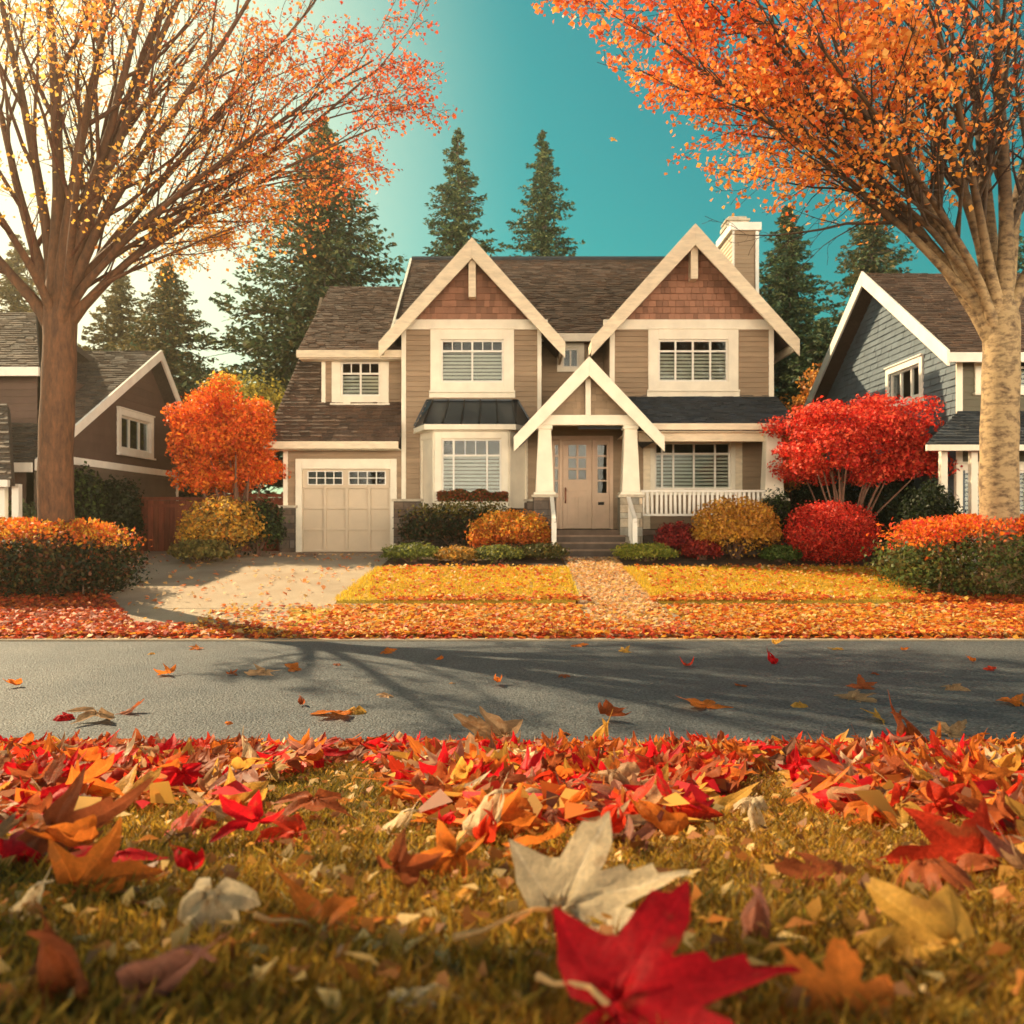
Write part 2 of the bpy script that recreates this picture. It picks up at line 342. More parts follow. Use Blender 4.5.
# ------------------------------------------------------------------ ground sheets
def sheet(name, left, right, off, m, kind='structure', thick=0.0, nx=1):
    """left/right: lists of (x,y) with equal y's, draped on the terrain"""
    ys = [p[1] for p in left]; yy = sorted(set(ys + [b for b, _ in PROF if min(ys) < b < max(ys)] + [p[1] for p in right if min(ys) < p[1] < max(ys)]))
    V = []; Fc = []
    for y in yy:
        xl = np.interp(y, ys, [p[0] for p in left]); xr = np.interp(y, [p[1] for p in right], [p[0] for p in right])
        for i in range(nx + 1):
            x = xl + (xr - xl) * i / nx; V.append((x, y, gz(x, y) + off))
    k = nx + 1
    for j in range(len(yy) - 1):
        for i in range(nx): Fc.append((j * k + i, j * k + i + 1, (j + 1) * k + i + 1, (j + 1) * k + i))
    if thick:
        n = len(V); V += [(x, y, z - thick) for x, y, z in V]
        J = len(yy)
        for j in range(J - 1):
            Fc.append((j * k, (j + 1) * k, n + (j + 1) * k, n + j * k)); Fc.append((j * k + nx, n + j * k + nx, n + (j + 1) * k + nx, (j + 1) * k + nx))
        Fc.append((0, n, n + nx, nx)); Fc.append(((J - 1) * k, (J - 1) * k + nx, n + (J - 1) * k + nx, n + (J - 1) * k))
    o = make_mesh(name, V, Fc, m); return tag(o, kind=kind)
sheet('ground', [(-150, -40), (-150, 220)], [(150, -40), (150, 220)], 0, M['ground'])
sheet('road', [(-149, 5.85), (-149, 11.24)], [(149, 5.85), (149, 11.24)], .006, M['asphalt'])
sheet('kerb', [(-149, 11.08), (-149, 11.235)], [(149, 11.08), (149, 11.235)], .028, M['drive'], thick=.03)
sheet('verge', [(-60, -20), (-60, 5.8)], [(60, -20), (60, 5.8)], .004, M['verge'])
def gp(px, py): return ray_ground(px, py)
def ln(*pp): return sorted([gp(*p) for p in pp], key=lambda q: q[1])
# driveway (fans out to the fence side) and walk
dl = [(-4.4, 11.32), (-6.3, 13.6), (-7.3, 16.5), (-8.6, 18.7), (-9.3, 22.8)]
dr = [(-2.6, 11.32), (-2.72, 13.5), (-2.75, 16.9), (-2.75, 18.7), (-2.75, 21.9)]
DL1 = gp(335, 604); DL2 = gp(377, 571)
dr = [(DL1[0] - .35, 11.32), (DL1[0], DL1[1]), (DL2[0], DL2[1]), (DL2[0], 18.7), (-2.72, 21.95)]
sheet('driveway', dl, dr, .008, M['drive'])
WL = [gp(578, 604), gp(566, 566)]; WR = [gp(656, 603), gp(622, 566)]
sheet('path', [(WL[0][0] + .05, 11.32), WL[0], WL[1], (WL[1][0], 18.75)], [(WR[0][0] + .35, 11.32), WR[0], WR[1], (WR[1][0], 18.75)], .010, M['drive'])
ya = 11.32; yb = WL[0][1]
sheet('sidewalk', [(-60, yb - .42), (-60, yb - .06)], [(60, yb - .42), (60, yb - .06)], .012, M['drive'])
Y1 = gp(400, 604)[1]; Y2 = gp(400, 570)[1]
L1 = sheet('lawn', [(DL1[0] + .02, Y1), (DL2[0] + .02, Y2)], [(WL[0][0] - .03, Y1), (WL[1][0] - .03, Y2)], .06, M['lawn'], thick=.08)
Lr0 = gp(905, 600)[0]; Lr1 = gp(895, 568)[0]
L2 = sheet('lawn', [(WR[0][0] + .03, Y1), (WR[1][0] + .03, Y2)], [(Lr0, Y1), (Lr1, Y2)], .06, M['lawn'], thick=.08)
sheet('strip_left_ground', [(-2.9, 11.32), (-3.2, yb - .44)], [(WL[0][0] + .03, 11.32), (WL[0][0] - .02, yb - .44)], .014, M['lawn'])
sheet('strip_right_ground', [(WR[0][0] + .37, 11.32), (WR[0][0] + .05, yb - .44)], [(30, 11.32), (30, yb - .44)], .014, M['lawn'])
sheet('bed_ground', [(DL2[0] + .05, Y2 + .01), (-2.6, 21.9)], [(WL[1][0] - .05, Y2 + .01), (WL[1][0] - .05, 21.9)], .02, M['soil'])
sheet('bed_ground', [(WR[1][0] + .05, Y2 + .01), (WR[1][0] + .05, 21.9)], [(9, Y2 + .01), (9, 21.9)], .02, M['soil'])

# ------------------------------------------------------------------ roofs and windows
def roof_plane(name, parent, pts, m, tile=(.20, .135), thick=.14, lip=.03, var=.28, holes=()):
    """pts: 3D polygon, first two along the eave; upper side = +n"""
    pts = [Vector(p) for p in pts]
    u = (pts[1] - pts[0]).normalized(); n = (pts[1] - pts[0]).cross(pts[2] - pts[0]).normalized()
    if n.z < 0: n = -n
    v = n.cross(u)
    if v.z < 0: v = -v
    F = Fr(pts[0], u, v, n); poly = [((p - pts[0]).dot(u), (p - pts[0]).dot(v)) for p in pts]
    mb = MB()
    holes = [((h[0] - pts[0].x), (h[1] - pts[0].x), (h[2] - pts[0].y) / v.y, (h[3] - pts[0].y) / v.y) for h in holes]
    for q in cut_holes(poly, holes): mb.prism(F, q, -thick, 0, (.8, .8, .8))
    courses(mb, F, poly, tile[1], lip, tile[0], holes, col=(1, 1, 1), var=var, jit=.55, warm=.08)
    return mb.build(name, m, parent)
def rake(mb, y0, y1, ax, az, tx, tz, w):
    """a rake board in an XZ plane from apex (ax,az) to tip (tx,tz); w = vertical width"""
    F = front(0)
    mb.prism(F, [(ax, az), (tx, tz), (tx, tz - w * .78), (ax, az - w)], -y0, -y1)
def window(parent, F, u0, u1, v0, v1, tw, cols, tr, grid=True, blind=True, depth=.0, casing='trim', sill=True, label=None, lower_rows=1, name='window', sash=.045):
    mb = MB(); a, b = .0, .055
    mb.box(F, u0, u0 + tw, v0, v1, -.05, b); mb.box(F, u1 - tw, u1, v0, v1, -.05, b)
    mb.box(F, u0 + tw, u1 - tw, v1 - tw, v1, -.05, b + .004); mb.box(F, u0 + tw, u1 - tw, v0, v0 + tw * .8, -.05, b + .004)
    if sill: mb.box(F, u0 - .03, u1 + .03, v0 - .05, v0 - .001, -.02, b + .05)
    if sill: mb.box(F, u0 - .02, u1 + .02, v1 + .001, v1 + .035, -.02, b + .03)
    wo = mb.build(name, M[casing], parent, bevel=.006)
    if label: wo['label'] = label
    iu0, iu1, iv0, iv1 = u0 + tw, u1 - tw, v0 + tw * .8, v1 - tw
    s = MB(); bw = sash; e = bw * .5
    edges = [iu0 + (iu1 - iu0) * c for c in cols]
    s.box(F, iu0, iu0 + bw, iv0, iv1, -.075, -.01); s.box(F, iu1 - bw, iu1, iv0, iv1, -.075, -.01)
    s.box(F, iu0 + bw, iu1 - bw, iv0, iv0 + bw, -.072, -.012); s.box(F, iu0 + bw, iu1 - bw, iv1 - bw, iv1, -.072, -.012)
    xs = [iu0 + bw] + edges + [iu1 - bw]
    for c in edges: s.box(F, c - e, c + e, iv0 + bw, iv1 - bw, -.07, -.014)
    vt = iv1 - (iv1 - iv0) * tr
    for i in range(len(xs) - 1):
        x0 = xs[i] + (e if i else 0); x1 = xs[i + 1] - (e if i < len(xs) - 2 else 0)
        if tr: s.box(F, x0, x1, vt - e, vt + e, -.068, -.016)
        if grid and tr:
            k = max(1, round((x1 - x0) / .26))
            for j in range(1, k):
                c = x0 + (x1 - x0) * j / k; s.box(F, c - .011, c + .011, vt + e, iv1 - bw, -.06, -.02)
        for r in range(1, lower_rows):
            vv = iv0 + bw + (vt - e - iv0 - bw) * r / lower_rows; s.box(F, x0, x1, vv - .011, vv + .011, -.06, -.02)
    s.build('sash', M['white'], wo)
    g = MB(); g.box(F, iu0, iu1, iv0, iv1, -.05, -.046); g.build('pane', M['glass'], wo)
    if blind:
        bl = MB(); v = iv0 + .03
        while v < (vt if tr else iv1) - .02:
            n0 = -.15; bl.add([F.p(iu0, v, n0), F.p(iu1, v, n0), F.p(iu1, v + .048, n0 + .035), F.p(iu0, v + .048, n0 + .035), F.p(iu0, v + .006, n0 - .002), F.p(iu1, v + .006, n0 - .002), F.p(iu1, v + .054, n0 + .033), F.p(iu0, v + .054, n0 + .033)],
                [(0, 1, 2, 3), (7, 6, 5, 4), (0, 4, 5, 1), (3, 2, 6, 7)])
            v += .088
        bl.build('blind', M['blind'], wo)
    bk = MB(); bk.box(F, iu0 - .05, iu1 + .05, iv0 - .05, iv1 + .05, -.75, -.72); 
    return wo, (iu0, iu1, iv0, iv1)
def wall(name, parent, F, poly, holes, m, expo=.125, lip=.036, width=None, thick=.16, var=.10, label=None):
    mb = MB()
    for q in cut_holes(poly, holes): mb.prism(F, q, -thick, 0, (.85, .85, .85))
    courses(mb, F, poly, expo, lip, width, holes, var=var, jit=.3)
    o = mb.build(name, m, parent)
    if label: o['label'] = label
    return o

# ================================================================== MAIN HOUSE
H = empty('house', (1, 22, .71), 'tan two-gabled house with cream trim and covered porch', 'house')
GZ0 = .55
S22 = 22 / 900
FW = front(22.0)
# --- left gable wall (upper + lower), opening for window and bay
LX0, LX1 = PX(402, 22), PX(541, 22); ZB = PZ(330, 22); ZT = PZ(320, 22)
wL = (PX(430.5, 22), PX(514, 22), PZ(391, 22), PZ(329.5, 22))
bayhole = (PX(436, 22), PX(508, 22), PZ(505, 22), PZ(436, 22))
inset = lambda r, t: (r[0] + t * .7, r[1] - t * .7, r[2] + t * .5, r[3] - t * .7)
lowz = PZ(499, 22)
wall('wall', H, FW, [(LX0, lowz), (LX1, lowz), (LX1, ZB), (LX0, ZB)], [inset(wL, .22), bayhole], M['siding'])
def side(mb_list): pass
# stone base of the left block
def stonework(name, parent, F, u0, u1, v0, v1, n0, n1, m, hh=.16, ww=.34, cap=True):
    mb = MB(); mb.box(F, u0, u1, v0, v1, n0, n1 - .02, (.45, .45, .45)); v = v0
    while v < v1 - .02:
        h = min(hh * random.uniform(.75, 1.25), v1 - v); u = u0 + .004
        while u < u1 - .01:
            w_ = min(ww * random.uniform(.55, 1.4), u1 - .004 - u)
            if w_ > .03:
                g = random.uniform(.6, 1.35); k = random.uniform(.9, 1.12)
                mb.box(F, u, u + w_ - .012, v + .004, v + h - .008, n1 - .03, n1 + random.uniform(-.008, .02), (g * k, g, g / k))
            u += w_
        v += h
    o = mb.build(name, m, parent)
    if cap:
        c = MB(); c.box(F, u0 - .04, u1 + .04, v1, v1 + .06, n0, n1 + .05); c.build('stone_cap', M['pale_stone'], o)
    return o
stonework('stone_base', H, FW, PX(394, 22), PX(541, 22), GZ0, lowz - .06, -.1, .10, M['stone'])
# trim of left gable
tr_ = MB()
tr_.box(FW, LX0 - .01, LX0 + .10, lowz, ZB, -.05, .05); tr_.box(FW, LX1 - .09, LX1 + .01, lowz, ZB, -.05, .05)
tr_.box(FW, LX0 - .16, LX1 + .16, ZB, ZT, -.05, .07)
tr_.box(FW, wL[0] - .03, wL[1] + .03, wL[2] - .17, wL[2] - .052, -.02, .05)
tr_.each('trim_board', M['trim'], H, bevel=.006)
Y0L = 21.58
ax, az = PX(472, 21.6), PZ(240, 21.6); tlx, tlz = PX(381, 21.6), PZ(343, 21.6); trx, trz = PX(563, 21.6), PZ(340, 21.6)
tlz = trz = (tlz + trz) / 2; hw = (trx - tlx) / 2; ax = (trx + tlx) / 2
sl = (az - tlz) / hw
tri = [(LX0 - .3, ZT), (LX1 + .3, ZT), (ax, ZT + (LX1 + .3 - ax) * sl * .985)]
zt_ = az - .12
gx = (zt_ - ZT) / sl
wall('gable_wall', H, FW, [(ax - gx, ZT), (ax + gx, ZT), (ax, zt_)], [], M['shingle_wall'], .16, .036, .16, var=.28, label='red-brown shingled gable above cream band')
fas = MB(); rake(fas, Y0L - .05, Y0L, ax, az + .05, tlx - .05, tlz - .02, .50); rake(fas, Y0L - .05, Y0L, ax, az + .05, trx + .05, trz - .02, .50)
fas.each('bargeboard', M['fascia'], H, bevel=.008)
kp = MB(); kp.box(front(21.66), ax - .085, ax + .085, PZ(296, 21.6), az - .38, -.36, .0); kp.build('king_post', M['fascia'], H)
def gable_roof(parent, ax, az, tlx, trx, tz, y0, y1, m, tile=(.20, .135)):
    a = roof_plane('roof', parent, [(tlx, y0, tz), (tlx, y1, tz), (ax, y1, az), (ax, y0, az)], m, tile, .12)
    b = roof_plane('roof', parent, [(trx, y0, tz), (trx, y1, tz), (ax, y1, az), (ax, y0, az)], m, tile, .12)
    return a, b
gable_roof(H, ax, az, tlx, trx, tlz, Y0L, 25.9, M['roof'])
sf = MB()   # side returns at eave ends
for x, s in ((tlx, 1), (trx, -1)):
    sf.prism(Fr((0, 0, 0), (0, 1, 0), (0, 0, 1), (1, 0, 0)), [(Y0L, tlz - .26), (25, tlz - .26), (25, tlz - .02), (Y0L, tlz - .02)], x + (.0 if s < 0 else -.0) - .03, x + .03)
sf.each('eave_board', M['fascia'], H)
window(H, FW, *wL, .255, [.5], .26)

# --- right gable
RX0, RX1 = PX(610, 22), PX(773, 22)
wR = (PX(648, 22), PX(738, 22), PZ(390, 22), PZ(329.5, 22))
ZPR = PZ(396, 22)
wall('wall', H, FW, [(RX0, ZPR - .3), (RX1, ZPR - .3), (RX1, ZB), (RX0, ZB)], [inset(wR, .22)], M['siding'])
tr_ = MB()
tr_.box(FW, RX0 - .01, RX0 + .11, ZPR - .3, ZB, -.05, .05); tr_.box(FW, RX1 - .11, RX1 + .01, ZPR - .3, ZB, -.05, .05)
tr_.box(FW, RX0 - .16, RX1 + .16, ZB, ZT, -.05, .07); tr_.box(FW, wR[0] - .03, wR[1] + .03, wR[2] - .17, wR[2] - .052, -.02, .05)
tr_.each('trim_board', M['trim'], H, bevel=.006)
bx_, bz_ = PX(694, 21.6), PZ(226, 21.6); rlx, rrx = PX(593, 21.6), PX(797, 21.6); rz_ = PZ(339, 21.6); bx_ = (rlx + rrx) / 2
sr = (bz_ - rz_) / (rrx - bx_); gx = (bz_ - .12 - ZT) / sr
wall('gable_wall', H, FW, [(bx_ - gx, ZT), (bx_ + gx, ZT), (bx_, bz_ - .12)], [], M['shingle_wall'], .16, .036, .16, var=.28, label='larger red-brown shingled gable beside chimney')
fas = MB(); rake(fas, Y0L - .05, Y0L, bx_, bz_ + .05, rlx - .05, rz_ - .02, .52); rake(fas, Y0L - .05, Y0L, bx_, bz_ + .05, rrx + .05, rz_ - .02, .52)
fas.each('bargeboard', M['fascia'], H, bevel=.008)
kp = MB(); kp.box(front(21.66), bx_ - .085, bx_ + .085, PZ(278, 21.6), bz_ - .38, -.36, .0); kp.build('king_post', M['fascia'], H)
gable_roof(H, bx_, bz_, rlx, rrx, rz_, Y0L, 26.4, M['roof'])
sf = MB()
for x in (rlx, rrx): sf.prism(Fr((0, 0, 0), (0, 1, 0), (0, 0, 1), (1, 0, 0)), [(Y0L, rz_ - .26), (25, rz_ - .26), (25, rz_ - .02), (Y0L, rz_ - .02)], x - .03, x + .03)
sf.each('eave_board', M['fascia'], H)
window(H, FW, *wR, .25, [.25, .5, .75], .27, grid=False)

# --- main roof and recess
MR0, MR1 = PX(412, 27.5), 6.36
mrz = PZ(260, 27.5); mez = PZ(333, 23)
main_roof = roof_plane('roof', H, [(MR0, 23, mez), (MR1, 23, mez), (MR1, 27.5, mrz), (MR0, 27.5, mrz)], M['roof'])
roof_plane('roof', H, [(MR0, 32, mez), (MR1, 32, mez), (MR1, 27.5, mrz), (MR0, 27.5, mrz)], M['roof'], (.8, .4))
rc = MB(); rc.tube([(MR0, 27.5, mrz + .02), (MR1, 27.5, mrz + .02)], .09, 6); rc.build('ridge_cap', M['roof_dark'], main_roof)
eb = MB(); eb.box(front(22.98), LX1, RX0, mez - .22, mez - .02, .0, .05); eb.each('eave_board', M['trim'], H)
FR = front(23.4)
wS = (PX(557, 23.4), PX(584, 23.4), PZ(372, 23.4), PZ(343, 23.4))
wall('wall', H, FR, [(LX1 - .1, PZ(430, 23.4)), (RX0 + .1, PZ(430, 23.4)), (RX0 + .1, mez), (LX1 - .1, mez)], [inset(wS, .12)], M['siding'])
window(H, FR, *wS, .14, [.5], 0, blind=False, sill=False, label='small window between the two gables')
bm_ = MB()
for x, y0, y1, z1 in ((LX1, 22.0, 23.4, ZT), (RX0, 22.0, 23.4, ZT)): bm_.box(Fr((x, 0, 0), (0, 1, 0), (0, 0, 1), (1, 0, 0)), y0 + .005, y1, PZ(430, 22), z1, -.02, .02)
bm_.box(facing_left(LX0), 22.02, 31.5, GZ0, ZT, -.1, 0); bm_.box(facing_right(RX1), 22.02, 31.5, GZ0, ZT, -.1, 0)
bm_.box(front(31.6), LX0, RX1, GZ0, ZT, -.1, 0)
FS = Fr((0, 0, 0), (0, 1, 0), (0, 0, 1), (1, 0, 0))
for x in (MR0 + .3, MR1 - .15): bm_.prism(FS, [(23.3, ZT - .4), (31.6, ZT - .4), (27.5, mrz - .25)], x - .05, x + .05)
bm_.each('side_wall', M['siding'], H)
rk = MB()
for x in (MR0,): rk.prism(FS, [(22.95, mez - .2), (22.95, mez + .04), (27.5, mrz + .06), (27.5, mrz - .2)], x - .06, x - .0)
rk.each('bargeboard', M['trim'], H)

# --- garage wing
GX0 = PX(284, 22); GX1 = LX0
gez = PZ(441, 21.5); grz = PZ(287, 26); ex0 = PX(265, 21.5)
gar_low = roof_plane('roof', H, [(ex0, 21.5, gez), (GX1 - .012, 21.5, gez), (GX1 - .012, 24.2, gez + 2.7 * (grz - gez) / 4.5), (ex0 + .62 * .6, 24.2, gez + 2.7 * (grz - gez) / 4.5)], M['roof'], holes=[(PX(323, 22.5) + .06, 0, 22.56, 24.3)])
gar_low['label'] = 'lower brown garage roof'
dz = PZ(350, 22.1)
upx0 = PX(298, 22.1)
up_roof = roof_plane('roof', H, [(upx0, 22.1, dz), (GX1 - .012, 22.1, dz), (PX(404, 26), 26, grz), (PX(330, 26), 26, grz)], M['roof'])
up_roof['label'] = 'upper brown roof over the small left window'
roof_plane('roof', H, [(ex0, 30.5, gez), (GX1 - .012, 30.5, gez), (PX(404, 26), 26, grz), (PX(330, 26), 26, grz)], M['roof'], (.8, .4))
fs_ = MB()
fs_.box(front(21.48), ex0 - .02, GX1 - .02, gez - .19, gez - .015, .0, .08); fs_.box(front(22.08), upx0 - .02, PX(402, 22.1) , dz - .20, dz - .015, 0, .08)
fs_.each('eave_board', M['fascia'], H, bevel=.008)
so = MB(); so.box(front(22.0), ex0 + .02, GX1 - .02, gez - .2, gez - .17, 0, .5); so.box(front(22.5), upx0 + .02, GX1 - .02, dz - .22, dz - .19, 0, .4); so.build('soffit', M['trim'], H)
gd_ = (PX(296, 22), PX(397, 22), GZ0 - .2, PZ(459, 22))
wall('wall', H, FW, [(GX0, GZ0), (GX1 - .012, GZ0), (GX1 - .012, gez - .16), (GX0, gez - .16)], [(PX(302, 22), PX(391, 22), GZ0, PZ(468, 22))], M['siding'], label='tan garage front wall')
gt = MB(); gt.box(FW, GX0 - .01, GX0 + .1, PZ(508, 22) + .06, gez - .2, -.05, .05)
gt.each('trim_board', M['trim'], H, bevel=.006)
g = empty('x', (0, 0, 0), None, None); bpy.data.objects.remove(g)
fr_ = MB(); fr_.box(FW, gd_[0], PX(302, 22) + .01, .70, gd_[3], -.1, .07); fr_.box(FW, PX(391, 22) - .01, gd_[1], .70, gd_[3], -.1, .07)
fr_.box(FW, PX(302, 22) + .01, PX(391, 22) - .01, PZ(469, 22), gd_[3], -.1, .074); fr_.build('door_frame', M['trim'], H, bevel=.006)
gdoor = MB(); X0, X1 = PX(302, 22) + .012, PX(391, 22) - .012; Z0, Z1 = .725, PZ(469, 22) - .002
zrow = [PZ(550, 22), PZ(529.5, 22), PZ(508, 22), PZ(487.5, 22)]
wz0, wz1 = PZ(485, 22), PZ(471, 22)
wins = [(PX(308, 22), PX(342.6, 22)), (PX(349, 22), PX(385.5, 22))]
for q in cut_holes([(X0, Z0), (X1, Z0), (X1, Z1), (X0, Z1)], [(a, b, wz0, wz1) for a, b in wins]): gdoor.prism(FW, q, -.06, 0)
def rail(u0, u1, v0, v1): gdoor.box(FW, u0, u1, v0, v1, .0005, .062)
vst = [X0, PX(325.5, 22), PX(347, 22), PX(369.5, 22), X1]
for i, x in enumerate(vst): rail(max(X0, x - .035), min(X1, x + .035), Z0, zrow[3])
for a, b in zip(vst[:-1], vst[1:]):
    for z in (Z0 + .03,) + tuple(zrow[1:]): rail(a + .0355 if a > X0 else X0 + .0355, b - .0355, z - .028, z + .028)
garage = gdoor.build('garage_door', M['garage'], H, bevel=.004); garage['label'] = 'beige panelled garage door with eight small panes'
gm = MB()
for a, b in wins:
    gm.box(FW, a, b, wz0, wz0 + .02, -.04, .02); gm.box(FW, a, b, wz1 - .02, wz1, -.04, .02)
    zc = (wz0 + wz1) / 2; gm.box(FW, a, b, zc - .012, zc + .012, -.03, .015)
    for i in range(5):
        x = a + (b - a) * i / 4; gm.box(FW, x - .012, x + .012, wz0 + .02, wz1 - .02, -.035, .018)
gm.build('window_bars', M['white'], garage)
gp_ = MB()
for a, b in wins: gp_.box(FW, a, b, wz0, wz1, -.05, -.045)
gp_.build('pane', M['glass'], garage)
stonework('stone_pier', H, FW, PX(281, 22), PX(301, 22) - .11, GZ0, PZ(508, 22), .03, .16, M['stone'])
bm_ = MB(); bm_.box(facing_left(GX0), 22.02, 30, GZ0, gez - .1, -.1, 0); bm_.box(front(30), GX0, GX1, GZ0, 6, -.1, 0)
bm_.prism(FS, [(22.2, gez - .1), (29.8, gez - .1), (26, grz - .3)], GX0 + .02, GX0 + .1); bm_.each('side_wall', M['siding'], H)
# dormer
FD = front(22.5); D0, D1 = PX(323, 22.5), PX(401, 22.5); dzb = PZ(404, 22.5)
wD = (PX(332, 22.5), PX(389, 22.5), PZ(403.5, 22.5), PZ(353, 22.5))
wall('dormer_wall', H, FD, [(D0, dzb - .5), (GX1, dzb - .5), (GX1, dz - .15), (D0, dz - .15)], [inset(wD, .2)], M['siding'])
dm = MB(); dm.box(facing_left(D0), 22.5, 25, dzb - .6, dz + .2, -.05, 0); dm.build('dormer_side', M['siding'], H)
tr_ = MB(); tr_.box(FD, D0 - .03, D0 + .07, dzb - .05, dz - .2, -.05, .05); tr_.each('trim_board', M['trim'], H, bevel=.006)
window(H, FD, *wD, .22, [.5], .34, label='upstairs window over garage')

# --- bay window
B = MB(); bz0, bz1 = PZ(508, 21.3), PZ(430, 21.3)
b0, b1, b2, b3 = (PX(421, 22), 22.0), (PX(434, 21.25), 21.25), (PX(509, 21.25), 21.25), (PX(527, 22), 22.0)
FB = front(21.25)
wB = (b1[0] + .02, b2[0] - .02, PZ(506, 21.25), PZ(432, 21.25))
def seg_frame(p, q):
    p = Vector((p[0], p[1], 0)); q = Vector((q[0], q[1], 0)); u = (q - p).normalized(); return Fr(p, u, (0, 0, 1), (u.y, -u.x, 0)), (q - p).length
for pa, pb in ((b0, b1), (b2, b3)):
    F_, Ln = seg_frame(pa, pb)
    B.box(F_, 0, Ln, bz0, bz1, -.08, 0); B.box(F_, .0, .09, bz0, bz1, .001, .03); B.box(F_, Ln - .09, Ln, bz0, bz1, .001, .03); B.box(F_, .09, Ln - .09, bz1 - .2, bz1, .001, .028)
for q in cut_holes([(b1[0], bz0), (b2[0], bz0), (b2[0], bz1), (b1[0], bz1)], [(wB[0] + .1, wB[1] - .1, wB[2] + .12, wB[3] - .18)]): B.prism(FB, q, -.08, 0)
bay = B.build('bay_wall', M['trim'], H, bevel=.006)
window(H, FB, wB[0], wB[1], wB[2], wB[3], .16, [.2, .76], .27, label='ground-floor bay window', lower_rows=1)
cb = MB()
FZ = Fr((0, 0, 0), (1, 0, 0), (0, 1, 0), (0, 0, 1))  # plan polygon
pl = [(PX(413, 21.9), 22.0), (PX(424, 21.0), 21.0), (PX(516, 21.0), 21.0), (PX(534, 21.9), 22.0)]
cb.prism(FZ, pl, PZ(430, 21.1), PZ(424.5, 21.1)); cb.build('cornice', M['trim'], bay, bevel=.01)
rz0, rz1 = PZ(424.3, 21.1), PZ(401, 22)
def lerp(a, b, t): return tuple(a[i] + (b[i] - a[i]) * t for i in range(3))
e = [(x, y, rz0) for x, y in pl]; tp = [(PX(427, 22), 21.98, rz1), (PX(433, 21.9), 21.9, rz1), (PX(512, 21.9), 21.9, rz1), (PX(518, 22), 21.98, rz1)]
br = MB(); br.add(e + tp, [(0, 1, 5, 4), (1, 2, 6, 5), (2, 3, 7, 6), (4, 5, 6, 7), (3, 2, 1, 0)])
broof = br.build('bay_roof', M['metal'], H)
se = MB()
def seam(p, q):
    se.tube([Vector(p) + Vector((0, -.012, .012)), Vector(q) + Vector((0, -.012, .012))], .028, 4, (.3, .3, .3))
for i in range(4): seam(e[i], tp[i])
for i in range(1, 5): seam(lerp(e[1], e[2], i / 5), lerp(tp[1], tp[2], i / 5))
seam(tp[0], tp[1]); seam(tp[1], tp[2]); seam(tp[2], tp[3]); se.build('seam', M['metal'], broof)

# --- porch and entry
PF = PZ(529, 22); S = 19.8
dW = (PX(655, 22) - .12, PX(730, 22) + .12, PZ(493, 22), PZ(438, 22))
dD = (PX(550, 22), PX(613, 22), PF - .05, PZ(436, 22))
wall('porch_wall', H, FW, [(LX1 + .012, PF - .1), (RX1, PF - .1), (RX1, ZPR - .31), (LX1 + .012, ZPR - .31)], [(dD[0] + .05, dD[1] - .05, dD[2] - .1, dD[3] - .04), inset(dW, .1)], M['siding'], label='shaded tan wall under the porch')
pl_ = MB(); pl_.box(FW, dW[0] - .17, dW[0] - .003, PF, ZPR - .5, -.02, .045); pl_.box(FW, dW[1] + .003, dW[1] + .17, PF, ZPR - .5, -.02, .045); pl_.each('trim_board', M['fascia'], H)
window(H, FW, *dW, .11, [.1, .25, .52, .8], .24, grid=False, label='porch window with blinds')
# door
DF = MB(); DF.box(FW, dD[0], dD[0] + .09, PF, dD[3], -.08, .06); DF.box(FW, dD[1] - .09, dD[1], PF, dD[3], -.08, .06); DF.box(FW, dD[0] + .09, dD[1] - .09, dD[3] - .1, dD[3], -.08, .062)
u0, u1 = PX(562.5, 22), PX(592, 22)
DF.box(FW, u0 - .08, u0, PF, dD[3] - .1, -.08, .05); DF.box(FW, u1, u1 + .07, PF, dD[3] - .1, -.08, .05)
dfr = DF.build('door_frame', M['door'], H, bevel=.006)
pn = [(PX(568.5, 22), PX(576.3, 22)), (PX(578.5, 22), PX(586, 22))]; pz = [(PZ(479.5, 22), PZ(470, 22)), (PZ(468, 22), PZ(458.5, 22)), (PZ(456.5, 22), PZ(445, 22))]
D = MB(); hl = [(a, b, c, d) for a, b in pn for c, d in pz]
for q in cut_holes([(u0 + .005, PF + .01), (u1 - .005, PF + .01), (u1 - .005, dD[3] - .105), (u0 + .005, dD[3] - .105)], hl): D.prism(FW, q, -.03, .015)
D.box(FW, pn[0][0] - .03, pn[1][1] + .03, PZ(491, 22), PZ(482, 22), .0155, .03); D.box(FW, pn[0][0] - .03, (u0 + u1) / 2 - .03, PZ(525, 22), PZ(497, 22), .0155, .03); D.box(FW, (u0 + u1) / 2 + .03, pn[1][1] + .03, PZ(525, 22), PZ(497, 22), .0155, .03)
door = D.build('front_door', M['door'], H, bevel=.006); door['label'] = 'cream front door with six panes'
q_ = MB(); q_.box(FW, u0 + .02, u1 - .02, PZ(481, 22), PZ(444, 22), -.012, -.008); q_.build('pane', M['glass'], door)
h_ = MB(); h_.tube([FW.p(u0 + .07, PZ(503, 22), .03), FW.p(u0 + .07, PZ(500, 22), .09), FW.p(u0 + .07, PZ(490, 22), .09), FW.p(u0 + .07, PZ(488, 22), .03)], .018, 6); h_.build('door_handle', M['handle'], door)
